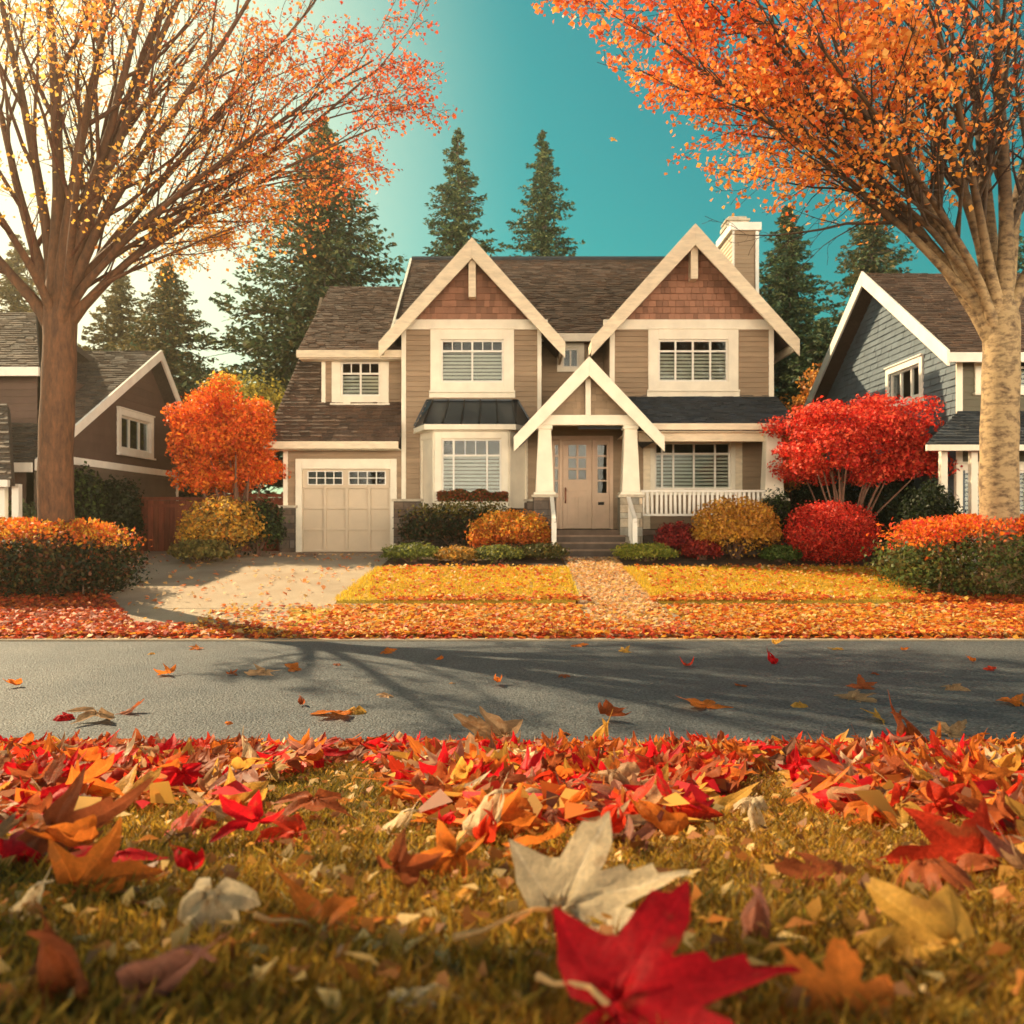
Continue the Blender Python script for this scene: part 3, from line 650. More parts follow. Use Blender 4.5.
for a, b in ((dD[0] + .09, u0 - .08), (u1 + .07, dD[1] - .09)):
    s_ = MB(); c = (a + b) / 2; hw_ = min(.11, (b - a) / 2 - .03); zz = [PZ(493, 22), PZ(481.5, 22), PZ(480, 22), PZ(469, 22), PZ(467, 22), PZ(457, 22), PZ(455, 22), PZ(445, 22)]
    hh = [(c - hw_, c + hw_, zz[i], zz[i + 1]) for i in (0, 2, 4, 6)]
    for q in cut_holes([(a, PF + .01), (b, PF + .01), (b, dD[3] - .105), (a, dD[3] - .105)], hh): s_.prism(FW, q, -.03, .012)
    so_ = s_.build('sidelight', M['door'], H, bevel=.004)
    q_ = MB(); q_.box(FW, c - hw_, c + hw_, zz[0], zz[-1], -.014, -.01); q_.build('pane', M['glass'], so_)
ms = MB(); ms.box(FW, PX(598, 22), PX(604, 22), PZ(505, 22), PZ(502, 22), .012, .03); ms.build('mail_slot', M['dark'], H)
# floor, skirt, steps
fl = MB(); fl.box(FZ, PX(533, 19.8), RX1 - .05, 19.75, 22.0, PF - .12, PF, (1.2, 1.1, 1)); fl.build('porch_floor', M['step'], H)
stonework('porch_skirt', H, front(19.95), PX(644, 19.9), 6.0, GZ0, PF - .12, -.2, 0, M['stone'], cap=False)
st = MB(); n_ = 4; sx0, sx1 = PX(557, 19.2), PX(627, 19.2); gy = gz(0, 18.6)
for i in range(n_):
    z1 = PF - (PF - gy) * (i + 1) / (n_ + 0) + (PF - gy) / n_ * .0
    y1 = 19.75 - .27 * (i + 1)
    zt1 = PF - .145 * (i + 1) + .0
    if zt1 > gy - .02:
        st.box(FZ, sx0, sx1, y1, 19.75 - .27 * i - .001 if i else 19.749, GZ0, zt1)
        st.box(FZ, sx0 - .02, sx1 + .02, y1 - .03, 19.75 - .27 * i - .035, zt1 + .0005, zt1 + .035, (2.4, 2.2, 2.0))
st.build('steps', M['step'], H, bevel=.006)
# entry gable
ex, ez = PX(589, 19.6), PZ(359, 19.6); elx, erx = PX(516, 19.6), PX(662, 19.6); etz = PZ(436, 19.6); ex = (elx + erx) / 2
fas = MB(); rake(fas, 19.53, 19.58, ex, ez + .05, elx - .05, etz - .02, .42); rake(fas, 19.53, 19.58, ex, ez + .05, erx + .05, etz - .02, .42); fas.each('bargeboard', M['trim'], H, bevel=.008)
gable_roof(H, ex, ez, elx, erx, etz, 19.6, 23.3, M['roof_dark'])
bz_b, bz_t = PZ(425, 19.8), PZ(415, 19.8)
se_ = (ez - etz) / (ex - elx); gx = (ez - .15 - bz_t) / se_
wall('gable_wall', H, front(19.95), [(ex - gx, bz_t), (ex + gx, bz_t), (ex, ez - .15)], [], M['siding'], .16, .018, .16, thick=.1, var=.1, label='small tan gable over the entry')
be = MB(); be.box(front(19.8), PX(538, 19.8), PX(642, 19.8), bz_b, bz_t, -.2, .02); be.box(front(19.8), ex - .06, ex + .06, bz_t + .001, ez - .25, -.1, .0)
be.build('beam', M['trim'], H, bevel=.008)
# porch roof
pez = PZ(423, 20.0); pr = roof_plane('roof', H, [(ex - .2, 20.0, pez), (PX(797, 20.0), 20.0, pez), (PX(776, 22), 22.02, PZ(396, 22)), (ex - .2, 22.02, PZ(396, 22))], M['roof_dark'])
pr['label'] = 'dark low roof over the porch'
eb = MB(); eb.box(front(19.98), ex + 1.2, PX(797, 20) + .02, pez - .16, pez - .015, 0, .07); eb.each('eave_board', M['fascia'], H, bevel=.006)
eb = MB(); eb.box(front(20.2), PX(640, 20), PX(779, 20.1), PZ(441, 20.1), pez - .16, -.15, 0); eb.box(FZ, ex + .9, PX(795, 20), 20.05, 21.97, pez - .2, pez - .17)
eb.build('porch_beam', M['fascia'], H, bevel=.006)
def column(cx, cy, z0, z1, wt, wb):
    mb = MB(); a, b = wb / 2, wt / 2
    vs = [(cx - a, cy - a, z0), (cx + a, cy - a, z0), (cx + a, cy + a, z0), (cx - a, cy + a, z0), (cx - b, cy - b, z1), (cx + b, cy - b, z1), (cx + b, cy + b, z1), (cx - b, cy + b, z1)]
    mb.add(vs, [(3, 2, 1, 0), (4, 5, 6, 7)] + [(i, (i + 1) % 4, 4 + (i + 1) % 4, 4 + i) for i in range(4)])
    F_ = Fr((cx, cy, 0), (1, 0, 0), (0, 1, 0), (0, 0, 1))
    mb.box(F_, -a - .04, a + .04, -a - .04, a + .04, z0 - .06, z0 - .001); mb.box(F_, -b - .035, b + .035, -b - .035, b + .035, z1 - .09, z1 - .002)
    return mb.build('column', M['trim'], H, bevel=.01)
cz0 = PZ(492, 19.8)
for cxp, dd in ((544.5, 19.95), (630, 19.95)):
    column(PX(cxp, 19.95), 19.95, cz0, bz_b, .27, .40)
    F_ = front(19.95); c = PX(cxp, 19.95)
    stonework('column_base', H, F_, c - .25, c + .25, GZ0, cz0 - .12, -.24, .26, M['pale_stone'] if cxp > 600 else M['stone'], cap=True)
column(PX(772, 20.15), 20.15, PZ(496, 20.15), pez - .2, .32, .42)
stonework('column_base', H, front(20.15), PX(772, 20.15) - .27, PX(772, 20.15) + .27, GZ0, PZ(496, 20.15) - .12, -.24, .26, M['stone'])
rl = MB(); ra, rb = PX(641, 19.95), PX(764, 20.1); rt, rbm = PZ(490, 20), PZ(516, 20); Fq = front(20.0)
rl.box(Fq, ra, rb, rt - .05, rt, -.05, .05); rl.box(Fq, ra, rb, rbm, rbm + .05, -.03, .03)
railing = rl.build('railing', M['white'], H, bevel=.005)
k = 27
for i in range(k):
    x = ra + (rb - ra) * (i + .5) / k; bb = MB(); j = random.uniform(-.012, .012)
    bb.prism(Fq, [(x - .028, rbm + .051), (x + .028, rbm + .051), (x + .028 + j, rt - .051), (x - .028 + j, rt - .051)], -.02, .02); bb.build('baluster', M['white'], railing)
# short stair rails
for x in (sx0 - .09, sx1 + .09):
    sr_ = MB(); sr_.prism(FS, [(18.62, gy), (18.74, gy), (18.74, gy + .75), (18.62, gy + .75)], x - .05, x + .05); sr_.prism(FS, [(18.6, gy + .76), (18.6, gy + .83), (19.68, PF + .75), (19.68, PF + .68)], x - .04, x + .04)
    for i in range(5):
        y = 18.86 + i * .17; z0_ = gy + (y - 18.6) / 1.1 * (PF - gy); sr_.prism(FS, [(y, z0_ - .05), (y + .035, z0_ - .05), (y + .035, z0_ + .70), (y, z0_ + .70)], x - .015, x + .015)
    sr_.build('stair_rail', M['white'], H)
# chimney
cx0, cx1 = PX(733, 25), PX(757.5, 25); ctop = PZ(231, 25)
ch = MB(); ch.box(FZ, cx0, cx1, 25, 26.6, GZ0, ctop); F25 = front(25)
courses(ch, F25, [(cx0, 5), (cx1, 5), (cx1, ctop), (cx0, ctop)], .125, .02, var=.06)
courses(ch, facing_left(cx0), [(25, 5), (26.6, 5), (26.6, ctop), (25, ctop)], .125, .02, col=(1.6, 1.8, 2), var=.06)  # left face coloured paler than the front: sunlight put into its colour
chim = ch.build('chimney', M['siding'], main_roof)
cc = MB(); cc.box(FZ, cx0 - .09, cx1 + .09, 24.9, 26.7, ctop, PZ(223, 25)); cc.box(F25, cx1 - .07, cx1 + .03, 5, ctop - .01, .02, .05); cc.box(F25, cx0 - .03, cx0 + .03, 5, ctop - .01, .02, .05)
cc.build('chimney_cap', M['white'], chim, bevel=.01)
fu = MB(); fx = (cx0 + cx1) / 2 - .1; zz = PZ(223, 25)
for i, (r_, h1) in enumerate(((.36, .12), (.30, .2), (.34, .26), (.26, .34))):
    fu.box(Fr((fx, 25.7, 0), (1, 0, 0), (0, 1, 0), (0, 0, 1)), -r_, r_, -r_, r_, zz + (0, .12, .2, .26)[i] + .0005, zz + h1)
fu.build('flue_cap', M['pale_stone'], chim, bevel=.01)
# window box shrubs are separate things further down

# ================================================================== LEFT HOUSE
HL = empty('house', (-11, 21, .7), 'dark brown neighbour house with white-edged gable beside the red fence', 'house')
XL = -9.5; FL = facing_right(XL)
ap = (23.4, PZ(352, 23.4)); bk = (26.0, PZ(440, 25.7)); ft = (17.6, 2.75)
wL2 = (21.62, 23.75, 3.12, 4.2)
pts = [(17.9, .55), (25.7, .55), (25.7, 3.9), (23.4, 5.85), (17.9, 2.85)]
wall('wall', HL, FL, [(17.9, 2.86), (25.5, 2.86), (25.5, 3.85), (23.4, 5.75), (17.95, 2.9)], [(21.8, 23.6, 3.25, 4.05)], M['brown_wall'], .2, .008)
wall('wall', HL, FL, [(17.9, .5), (25.5, .5), (25.5, 2.70), (17.9, 2.70)], [], M['brown_lap'], .15, .022)
t_ = MB(); t_.box(FL, 17.9, 25.5, 2.70, 2.86, -.05, .05); t_.box(FL, 25.4, 25.52, .6, 2.69, -.05, .045); t_.each('trim_board', M['white'], HL)
window(HL, FL, *wL2, .16, [.34, .67], 0, grid=False, blind=False, casing='white')
a = roof_plane('roof', HL, [(-15, 17.3, 2.62), (XL + .35, 17.3, 2.62), (XL + .35, ap[0], ap[1]), (-15, ap[0], ap[1])], M['roof_grey'])
roof_plane('roof', HL, [(-15, 26.1, 3.62), (XL + .35, 26.1, 3.62), (XL + .35, ap[0], ap[1]), (-15, ap[0], ap[1])], M['roof_grey'])
t_ = MB(); zf = lambda y: 2.62 + (y - 17.3) * (ap[1] - 2.62) / (ap[0] - 17.3)
F_ = Fr((XL + .35, 0, 0), (0, 1, 0), (0, 0, 1), (1, 0, 0))
t_.prism(F_, [(17.25, 2.45), (17.25, 2.66), (ap[0], ap[1] + .05), (ap[0], ap[1] - .2)], .0, .05); t_.prism(F_, [(ap[0], ap[1] - .2), (ap[0], ap[1] + .05), (26.15, 3.62), (26.15, 3.40)], 0, .05)
t_.box(front(17.28), -15, XL + .3, 2.42, 2.6, 0, .06)
t_.each('bargeboard', M['white'], HL)
t_ = MB(); t_.box(front(17.9), -15, XL - .01, .5, 2.7, -.1, 0); t_.box(front(25.5), -15, XL, .5, 3.8, -.1, 0); t_.box(facing_left(-15), 17.9, 25.5, .5, 3.8, -.1, 0); t_.build('front_wall', M['brown_wall'], HL)
# taller block further left with its porch
XB = -10.02; FT = front(19.0); zt4 = PZ(370, 19)
wall('wall', HL, FT, [(-15, 2.9), (XB, 2.9), (XB, zt4), (-15, zt4)], [], M['brown_wall'], .15, .02)
t_ = MB(); t_.box(facing_right(XB), 19.02, 23, 2.9, zt4, -.1, 0); t_.each('side_wall', M['brown_wall'], HL)
roof_plane('roof', HL, [(-15, 18.6, zt4), (XB + .25, 18.6, zt4), (XB - 1.3, 21.4, zt4 + 1.75), (-15, 21.4, zt4 + 1.75)], M['roof_grey'])
roof_plane('roof', HL, [(-15, 24.2, zt4), (XB + .25, 24.2, zt4), (XB - 1.3, 21.4, zt4 + 1.75), (-15, 21.4, zt4 + 1.75)], M['roof_grey'])
t_ = MB(); t_.box(front(18.58), -15, XB + .28, zt4 - .2, zt4 - .015, 0, .07)
pz1 = PZ(478, 16); t_.box(front(15.5), -14, PX(10, 15.5), PZ(487, 15.5), PZ(480, 15.5), 0, .08)
t_.each('eave_board', M['white'], HL)
roof_plane('roof', HL, [(-14, 15.5, PZ(480, 15.5)), (PX(12, 15.5), 15.5, PZ(480, 15.5)), (PX(8, 17), 16.98, PZ(405, 17)), (-14, 16.98, PZ(405, 17))], M['roof_grey'])['label'] = 'small porch roof of the brown neighbour house'
for p in (3, 17):
    c = MB(); c.box(front(15.8), PX(p, 15.8) - .06, PX(p, 15.8) + .06, .4, PZ(483, 15.8) - .02, -.06, .06); c.build('porch_post', M['white'], HL)

# ================================================================== RIGHT HOUSE
HR = empty('house', (11, 21, .7), 'blue-grey neighbour house with white-edged gable behind the red maple', 'house')
XR = 8.7; FRt = facing_left(XR); ry0, ry1, rym = 17.1, 25.4, 21.25; rza, rze = 7.3, 4.69
wR2 = (19.0, 20.85, 4.05, 4.98)
kk = (rza - rze) / (rym - ry0)
wall('wall', HR, FRt, [(17.6, .5), (24.9, .5), (24.9, 4.85), (rym, rza - .15), (17.6, 4.85)], [(19.15, 20.7, 4.15, 4.86)], M['blue_wall'], .14, .022, .22, var=.08)
window(HR, FRt, *wR2, .14, [.33, .67], 0, grid=False, blind=False, casing='white')
XE = 13.5
roof_plane('roof', HR, [(8.3, ry0, rze), (XE, ry0, rze), (XE, rym, rza), (8.3, rym, rza)], M['roof'])
roof_plane('roof', HR, [(8.3, ry1, rze), (XE, ry1, rze), (XE, rym, rza), (8.3, rym, rza)], M['roof'])
t_ = MB(); F_ = Fr((8.3, 0, 0), (0, 1, 0), (0, 0, 1), (-1, 0, 0))
t_.prism(F_, [(ry0 - .05, rze - .27), (ry0 - .05, rze + .03), (rym, rza + .07), (rym, rza - .27)], 0, .05); t_.prism(F_, [(rym, rza - .27), (rym, rza + .07), (ry1 + .05, rze + .03), (ry1 + .05, rze - .27)], 0, .05)
t_.box(front(ry0 - .02), 8.26, XE, rze - .2, rze - .015, 0, .06); t_.each('bargeboard', M['white'], HR, bevel=.006)
FRf = front(17.6); zpo = PZ(412, 17.6)
wF = (PX(974, 17.6), PX(1040, 17.6), PZ(393, 17.6), PZ(352, 17.6))
wall('wall', HR, FRf, [(XR, .5), (XE, .5), (XE, rze + .1), (XR, rze + .1)], [(wF[0] + .1, wF[1] - .1, wF[2] + .08, wF[3] - .08), (PX(957, 17.6), 12, .8, 2.5)], M['olive_wall'], .14, .022, label='olive shingled front wall')
window(HR, FRf, *wF, .13, [.33, .66], .3, casing='trim')
window(HR, FRf, PX(955, 17.6), 12.1, .7, 2.6, .13, [.2, .4, .6, .8], 0, casing='trim', label='dark windows below the porch roof')
t_ = MB(); t_.box(FRf, XR - .03, XR + .09, .6, rze, 0.02, .05); t_.each('trim_board', M['trim'], HR)
roof_plane('roof', HR, [(PX(926, 16.2), 16.2, PZ(444, 16.2)), (XE, 16.2, PZ(444, 16.2)), (XE, 17.58, zpo), (XR + .02, 17.58, zpo)], M['roof_dark'])['label'] = 'low dark roof over the neighbour porch'
t_ = MB(); t_.box(front(16.18), PX(926, 16.2) - .02, XE, PZ(451, 16.2), PZ(445, 16.2), 0, .07); t_.each('eave_board', M['trim'], HR, bevel=.006)
for p in (943, 973):
    c = MB(); c.box(front(16.5), PX(p, 16.5) - .06, PX(p, 16.5) + .06, .5, PZ(450, 16.5), -.06, .06); c.build('porch_post', M['trim'], HR, bevel=.005)
t_ = MB(); t_.box(front(24.9), XR + .05, XE, .5, 4.8, -.1, 0); t_.box(facing_right(XE - .1), 17.6, 24.9, .5, 4.8, -.1, 0); t_.prism(FS, [(17.6, 4.8), (24.9, 4.8), (rym, rza - .2)], XE - .2, XE - .1); t_.each('side_wall', M['blue_wall'], HR)

# ================================================================== FENCES
def fence(x0, x1, y, z1, label):
    f = empty('fence', ((x0 + x1) / 2, y, .7), label, 'fence', 'red wooden fence beside the garage')
    F_ = front(y); mb = MB(); x = x0 + .02; b = 0
    while x < x1 - .05:
        w_ = .135; g_ = random.uniform(.75, 1.2)
        mb.box(F_, x, min(x + w_ - .008, x1 - .02), gz(0, y) - .05, z1 - .09 + random.uniform(-.008, .008), 0, .025, (g_, g_ * random.uniform(.9, 1.1), g_)); x += w_
    mb.build('fence_boards', M['fence'], f)
    r = MB(); r.box(F_, x0, x1, z1 - .08, z1, -.06, .07); r.box(F_, x0, x1, z1 - .26, z1 - .18, .026, .05); r.box(F_, x0, x1, gz(0, y) + .18, gz(0, y) + .27, -.05, -.001); r.each('rail', M['fence'], f)
    for xx in np.linspace(x0 + .06, x1 - .06, max(2, int((x1 - x0) / 1.6) + 1)):
        p = MB(); p.box(F_, xx - .055, xx + .055, gz(0, y) - .1, z1 + .05, -.1, -.061 + .0); p.build('post', M['fence'], f)
    return f
fence(-9.42, -7.4, 22.6, PZ(497, 22.6), 'lit red fence panel between brown house and orange bush')
fence(-7.37, -5.72, 22.7, PZ(494, 22.7), 'shaded red fence panel against the garage corner')

# ================================================================== FOLIAGE
def norm(a): return a / np.maximum(np.linalg.norm(a, axis=1, keepdims=True), 1e-9)
def cards(pts, nrm, size, aspect=.62, fold=.25, rnd=.8, axis=None, axr=.5):
    """leaf-sized quads (base, side, tip, side) returned as V, F"""
    n = len(pts); nn = norm(nrm + rng.normal(0, rnd, (n, 3)))
    ax_ = rng.normal(0, 1, (n, 3)) if axis is None else axis + rng.normal(0, axr, (n, 3))
    t = norm(ax_ - nn * np.sum(ax_ * nn, axis=1, keepdims=True)); b = np.cross(nn, t)
    s = size[:, None] if hasattr(size, '__len__') else np.full((n, 1), size)
    w_ = s * aspect * .5
    V = np.stack([pts - t * s * .5, pts + b * w_ + nn * s * fold * .5 - t * s * .05, pts + t * s * .5, pts - b * w_ + nn * s * fold * .5 - t * s * .05], axis=1).reshape(-1, 3)
    return V, np.arange(4 * n).reshape(n, 4)
def pick(pal, n, var=.18, wts=None):
    pal = np.array(pal); idx = rng.choice(len(pal), n, p=wts); c = pal[idx] * (1 + rng.uniform(-var, var, (n, 1)))
    return np.clip(c, 0, 1)
def rep4(c, k=4): return np.repeat(c, k, axis=0)
def wob(p, seed, f=2.0):
    r = np.random.default_rng(seed); o = np.zeros(len(p))
    for i in range(5):
        k = r.normal(0, f * (1 + i * .6), 3); o += np.sin(p @ k + r.uniform(0, 6.28)) / (1 + i * .5)
    return o / 2.2
GREEN = [(.09, .13, .03), (.13, .17, .04), (.06, .085, .025)]
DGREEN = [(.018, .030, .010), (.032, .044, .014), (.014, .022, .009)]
ORANGE = [(.80, .22, .02), (.72, .14, .015), (.85, .34, .03), (.62, .09, .02)]
YELL = [(.75, .42, .05), (.62, .33, .04), (.80, .52, .10)]
RED = [(.62, .025, .015), (.75, .06, .03), (.45, .012, .012), (.80, .10, .05)]
def blob(nl, c, r, n, size, palf, ex=2.0, seed=1, amp=.12, shell=.45, flat=0.0, f=2.0, up=0.0):
    """leaves through the outer shell of a lumpy (super)ellipsoid; palf(pts, unit) -> colours"""
    d = norm(rng.normal(0, 1, (n, 3)))
    if flat: 
        d[:, 2] = np.where(d[:, 2] < -flat, -flat * rng.random(n), d[:, 2])
    k = (np.abs(d[:, 0]) ** ex + np.abs(d[:, 1]) ** ex + np.abs(d[:, 2]) ** ex) ** (-1 / ex)
    rad = k * (1 + amp * wob(d * 2.2, seed, f)) * (1 - shell * rng.random(n) ** 1.8) * (1 + .065 * rng.normal(0, 1, n))
    u = d * rad[:, None]; p = u * np.array(r) + np.array(c)
    V, Fc = cards(p, norm(d / np.array(r)) + np.array([0, 0, up]), size * rng.uniform(.45, 1.55, n))
    cc_ = palf(p, u) * (1 + .28 * wob(d * 5, seed + 7, 2.2) + .12 * wob(d * 9, seed + 9, 3))[:, None]
    return V, Fc, rep4(np.clip(cc_, .004, 1))
def merge(parts):
    Vs, Fs, Cs = [], [], []; b = 0
    for V, Fc, C in parts: Vs.append(V); Fs.append(Fc + b); Cs.append(C); b += len(V)
    return np.concatenate(Vs), np.concatenate(Fs), np.concatenate(Cs)
def stems(parent, base, tops, r, m='twig', name='stems', bend=.15, sides=5):
    mb = MB()
    for t in tops:
        b = Vector(base) + Vector((random.uniform(-.06, .06), random.uniform(-.06, .06), -.05)); t = Vector(t); mid = b.lerp(t, .5) + Vector((random.uniform(-bend, bend) * .5, random.uniform(-bend, bend) * .5, bend * .4))
        mb.tube([b, b.lerp(mid, .5), mid, mid.lerp(t, .5), t], [r, r * .8, r * .6, r * .45, r * .25], sides)
    return mb.build(name, M[m], parent, smooth=True)
def shrub(name, label, cat, x0, x1, ytop, ybase, d, n, size, palf, ex=2.2, depth=None, group=None, amp=.15, flat=0.35, seed=1, stem=True, shell=.5):
    xa, xb = PX(x0, d), PX(x1, d); zt, zb = PZ(ytop, d), gz(0, d)
    c = ((xa + xb) / 2, d, zb + (zt - zb) * .52); r = ((xb - xa) / 2 * .97, (depth or (xb - xa) * .85) / 2, (zt - zb) * .5)
    e = empty(name, (c[0], d, zb), label, cat, group)
    V, Fc, C = blob(None, c, r, n, size, palf, ex, seed, amp, shell, flat if flat < .9 else 0)
    make_mesh('foliage', V, Fc, M['leaf'], e, C)
    if stem:
        tops = [(c[0] + random.uniform(-.7, .7) * r[0], d + random.uniform(-.6, .6) * r[1], c[2] + random.uniform(-.1, .5) * r[2]) for _ in range(14)]
        stems(e, (c[0], d, zb), tops, .022)
    return e
def P1(*pals, wts=None, var=.2):
    pal = [c for p in pals for c in p]
    return lambda p, u: pick(pal, len(p), var, wts)
def two(palA, palB, fn, var=.2):
    def g_(p, u):
        a, b = pick(palA, len(p), var), pick(palB, len(p), var); m_ = (fn(p, u) + rng.normal(0, .22, len(p)) > .5)[:, None]
        return np.where(m_, a, b)
    return g_
AUT = ORANGE + YELL[:2]
# clipped hedges round the street trees
def hedge(label, x0, x1, ytop, ybase, y0, y1, top, sidec, n, seed):
    yc = (y0 + y1) / 2; zb = gz(0, y0); zt = PZ(ytop, y0 + .3)
    e = empty('hedge', ((x0 + x1) / 2, yc, zb), label, 'hedge', 'clipped hedges round the street trees')
    c = ((x0 + x1) / 2, yc, (zb + zt) / 2 + .02); r = ((x1 - x0) / 2, (y1 - y0) / 2, (zt - zb) / 2 + .02)
    V, Fc, C = blob(None, c, r, n, .062, two(top, sidec, lambda p, u: (u[:, 2] - .52) * 1.8 + .5 + .25 * wob(p, seed, 1.2)), 5.0, seed, .07, .35, 0)
    make_mesh('foliage', V, Fc, M['leaf'], e, C)
    # upright new sprays on top
    k = 2600; px_ = rng.uniform(x0 + .2, x1 - .2, k); py_ = rng.uniform(y0 + .15, y1 - .15, k); rr_ = ((px_ - c[0]) / r[0]) ** 4 + ((py_ - c[1]) / r[1]) ** 4
    hz = c[2] + r[2] * (1 - np.clip(rr_, 0, 1)) ** .25 * (1 + .06 * wob(np.stack([px_, py_, px_ * 0], 1), seed + 3, 2)) + rng.random(k) * .13
    P_ = np.stack([px_, py_, hz], 1); V, Fc = cards(P_, np.tile([0, -.3, .3], (k, 1)), .075 * rng.uniform(.6, 1.3, k), axis=np.tile([0, 0, 1.], (k, 1)))
    make_mesh('new_growth', V, Fc, M['leaf'], e, rep4(pick(top, k, .2)))
    mb = MB()
    for i in range(26):
        x = random.uniform(x0 + .2, x1 - .2); y = random.uniform(y0 + .3, y1 - .3); mb.tube([(x, y, zb - .05), (x + random.uniform(-.1, .1), y, zb + .5), (x + random.uniform(-.2, .2), y + random.uniform(-.1, .1), zt - .15)], [.02, .015, .006], 5)
    mb.build('stems', M['twig'], e)
hedge('dark clipped hedge with orange top round the rust-barked tree', -10.2, PX(131, 13.9) - .42, 529, 603, 13.7, 15.4, ORANGE[:2] + YELL[:2] + [(.5, .1, .03)], DGREEN + [(.16, .05, .02), (.10, .07, .02)], 26000, 5)
hedge('green clipped hedge with fiery red top round the pale-barked tree', PX(884, 14.0) + .42, 10.6, 526, 597, 13.8, 15.5, RED[1:2] + ORANGE[:2] + [(.7, .09, .02), (.75, .25, .03)], GREEN + [(.16, .14, .035), (.12, .08, .02)], 26000, 9)

gW = 'shrubs along the front of the house'
shrub('shrub', 'tan and orange bushy shrub in front of red fence', 'shrub', 180, 260, 500, 548, 18.9, 5200, .075, P1(YELL[:2], [(.45, .28, .05), (.25, .18, .05), (.6, .22, .03)]), 2.2, amp=.2, seed=11)
shrub('shrub', 'low olive shrub at the foot of the tan bush', 'shrub', 172, 232, 540, 566, 17.9, 2600, .07, P1([(.22, .19, .05), (.30, .20, .05), (.15, .12, .035)]), 2.2, seed=12)
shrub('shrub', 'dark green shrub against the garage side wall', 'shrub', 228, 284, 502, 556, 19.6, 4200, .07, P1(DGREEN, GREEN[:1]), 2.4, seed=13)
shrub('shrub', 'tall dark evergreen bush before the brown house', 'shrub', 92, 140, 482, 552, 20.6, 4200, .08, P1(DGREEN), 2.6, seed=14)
shrub('shrub', 'dim green bush right behind the rust-barked trunk', 'shrub', 62, 104, 470, 552, 19.6, 3800, .08, P1(DGREEN, GREEN[:1]), 2.4, seed=15)
shrub('shrub', 'grey-green bush before the neighbour porch', 'shrub', -12, 40, 502, 552, 16.6, 3400, .07, P1([(.10, .13, .05), (.07, .09, .04), (.15, .16, .07)]), 2.4, seed=16)
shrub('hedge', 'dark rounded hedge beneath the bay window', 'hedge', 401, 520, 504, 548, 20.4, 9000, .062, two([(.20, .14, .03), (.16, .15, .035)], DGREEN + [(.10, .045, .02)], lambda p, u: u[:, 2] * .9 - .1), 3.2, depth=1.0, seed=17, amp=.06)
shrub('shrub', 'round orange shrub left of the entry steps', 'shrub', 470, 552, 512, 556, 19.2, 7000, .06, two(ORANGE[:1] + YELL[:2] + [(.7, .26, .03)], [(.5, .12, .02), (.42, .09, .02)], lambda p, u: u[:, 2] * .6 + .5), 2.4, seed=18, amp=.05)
for k, (a, b, t, dd, pal, lab, cat) in enumerate([
    (383, 440, 544, 18.0, [(.16, .19, .03), (.22, .22, .04), (.10, .12, .03)], 'low green ground shrub nearest the driveway', 'shrub'),
    (436, 478, 547, 17.9, [(.55, .25, .04), (.40, .22, .04), (.24, .16, .04)], 'low tan-orange cushion plant below the orange shrub', 'shrub'),
    (472, 524, 546, 18.0, [(.12, .14, .03), (.28, .26, .05), (.08, .09, .025)], 'low yellow-green plant in front of the orange shrub', 'shrub'),
    (515, 566, 544, 18.3, [(.10, .10, .03), (.16, .11, .03), (.07, .07, .02)], 'low dark green plant beside the bottom step', 'shrub'),
    (614, 676, 544, 18.1, [(.30, .32, .04), (.20, .23, .04), (.42, .36, .06)], 'low lime green shrub at the right of the walk', 'shrub'),
    (762, 800, 546, 18.0, [(.10, .17, .03), (.16, .22, .05), (.07, .10, .02)], 'low fresh green shrub between golden and red balls', 'shrub')]):
    shrub('shrub', lab, cat, a, b, t, 570, dd, 2800, .055, P1(pal), 2.2, depth=.9, group='low plants edging the lawns', seed=20 + k, amp=.14)
shrub('shrub', 'dark crimson shrub in front of the porch railing', 'shrub', 654, 700, 523, 560, 19.0, 3600, .055, P1([(.28, .02, .02), (.18, .015, .02), (.40, .04, .03)]), 2.2, seed=31)
shrub('shrub', 'low crimson shrub tucked under the golden ball', 'shrub', 682, 722, 541, 562, 18.3, 2400, .055, P1([(.36, .03, .025), (.22, .02, .02), (.48, .06, .03)]), 2.2, seed=32)
shrub('shrub', 'large golden-brown ball shrub before the porch', 'shrub', 694, 779, 500, 562, 18.5, 9500, .06, P1(YELL[:2], [(.60, .26, .04), (.45, .18, .03), (.68, .36, .08)]), 2.3, seed=33, amp=.05)
shrub('shrub', 'small dark green ball under the end porch column', 'shrub', 760, 792, 493, 560, 19.5, 3400, .055, P1(DGREEN, GREEN[:1]), 2.3, seed=34)
shrub('shrub', 'smooth scarlet oval shrub below the red maple', 'shrub', 787, 875, 504, 562, 17.9, 12000, .05, P1(RED), 2.4, seed=35, amp=.02, flat=.9)
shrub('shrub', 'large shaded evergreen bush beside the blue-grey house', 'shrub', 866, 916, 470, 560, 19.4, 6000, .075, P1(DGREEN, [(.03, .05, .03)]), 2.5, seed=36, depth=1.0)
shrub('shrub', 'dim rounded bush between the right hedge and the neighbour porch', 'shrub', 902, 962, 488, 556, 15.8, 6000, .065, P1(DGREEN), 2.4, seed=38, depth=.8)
shrub('shrub', 'tall dark bush behind the red maple stems', 'shrub', 792, 868, 470, 562, 21.5, 6500, .075, P1(DGREEN), 2.6, seed=37)
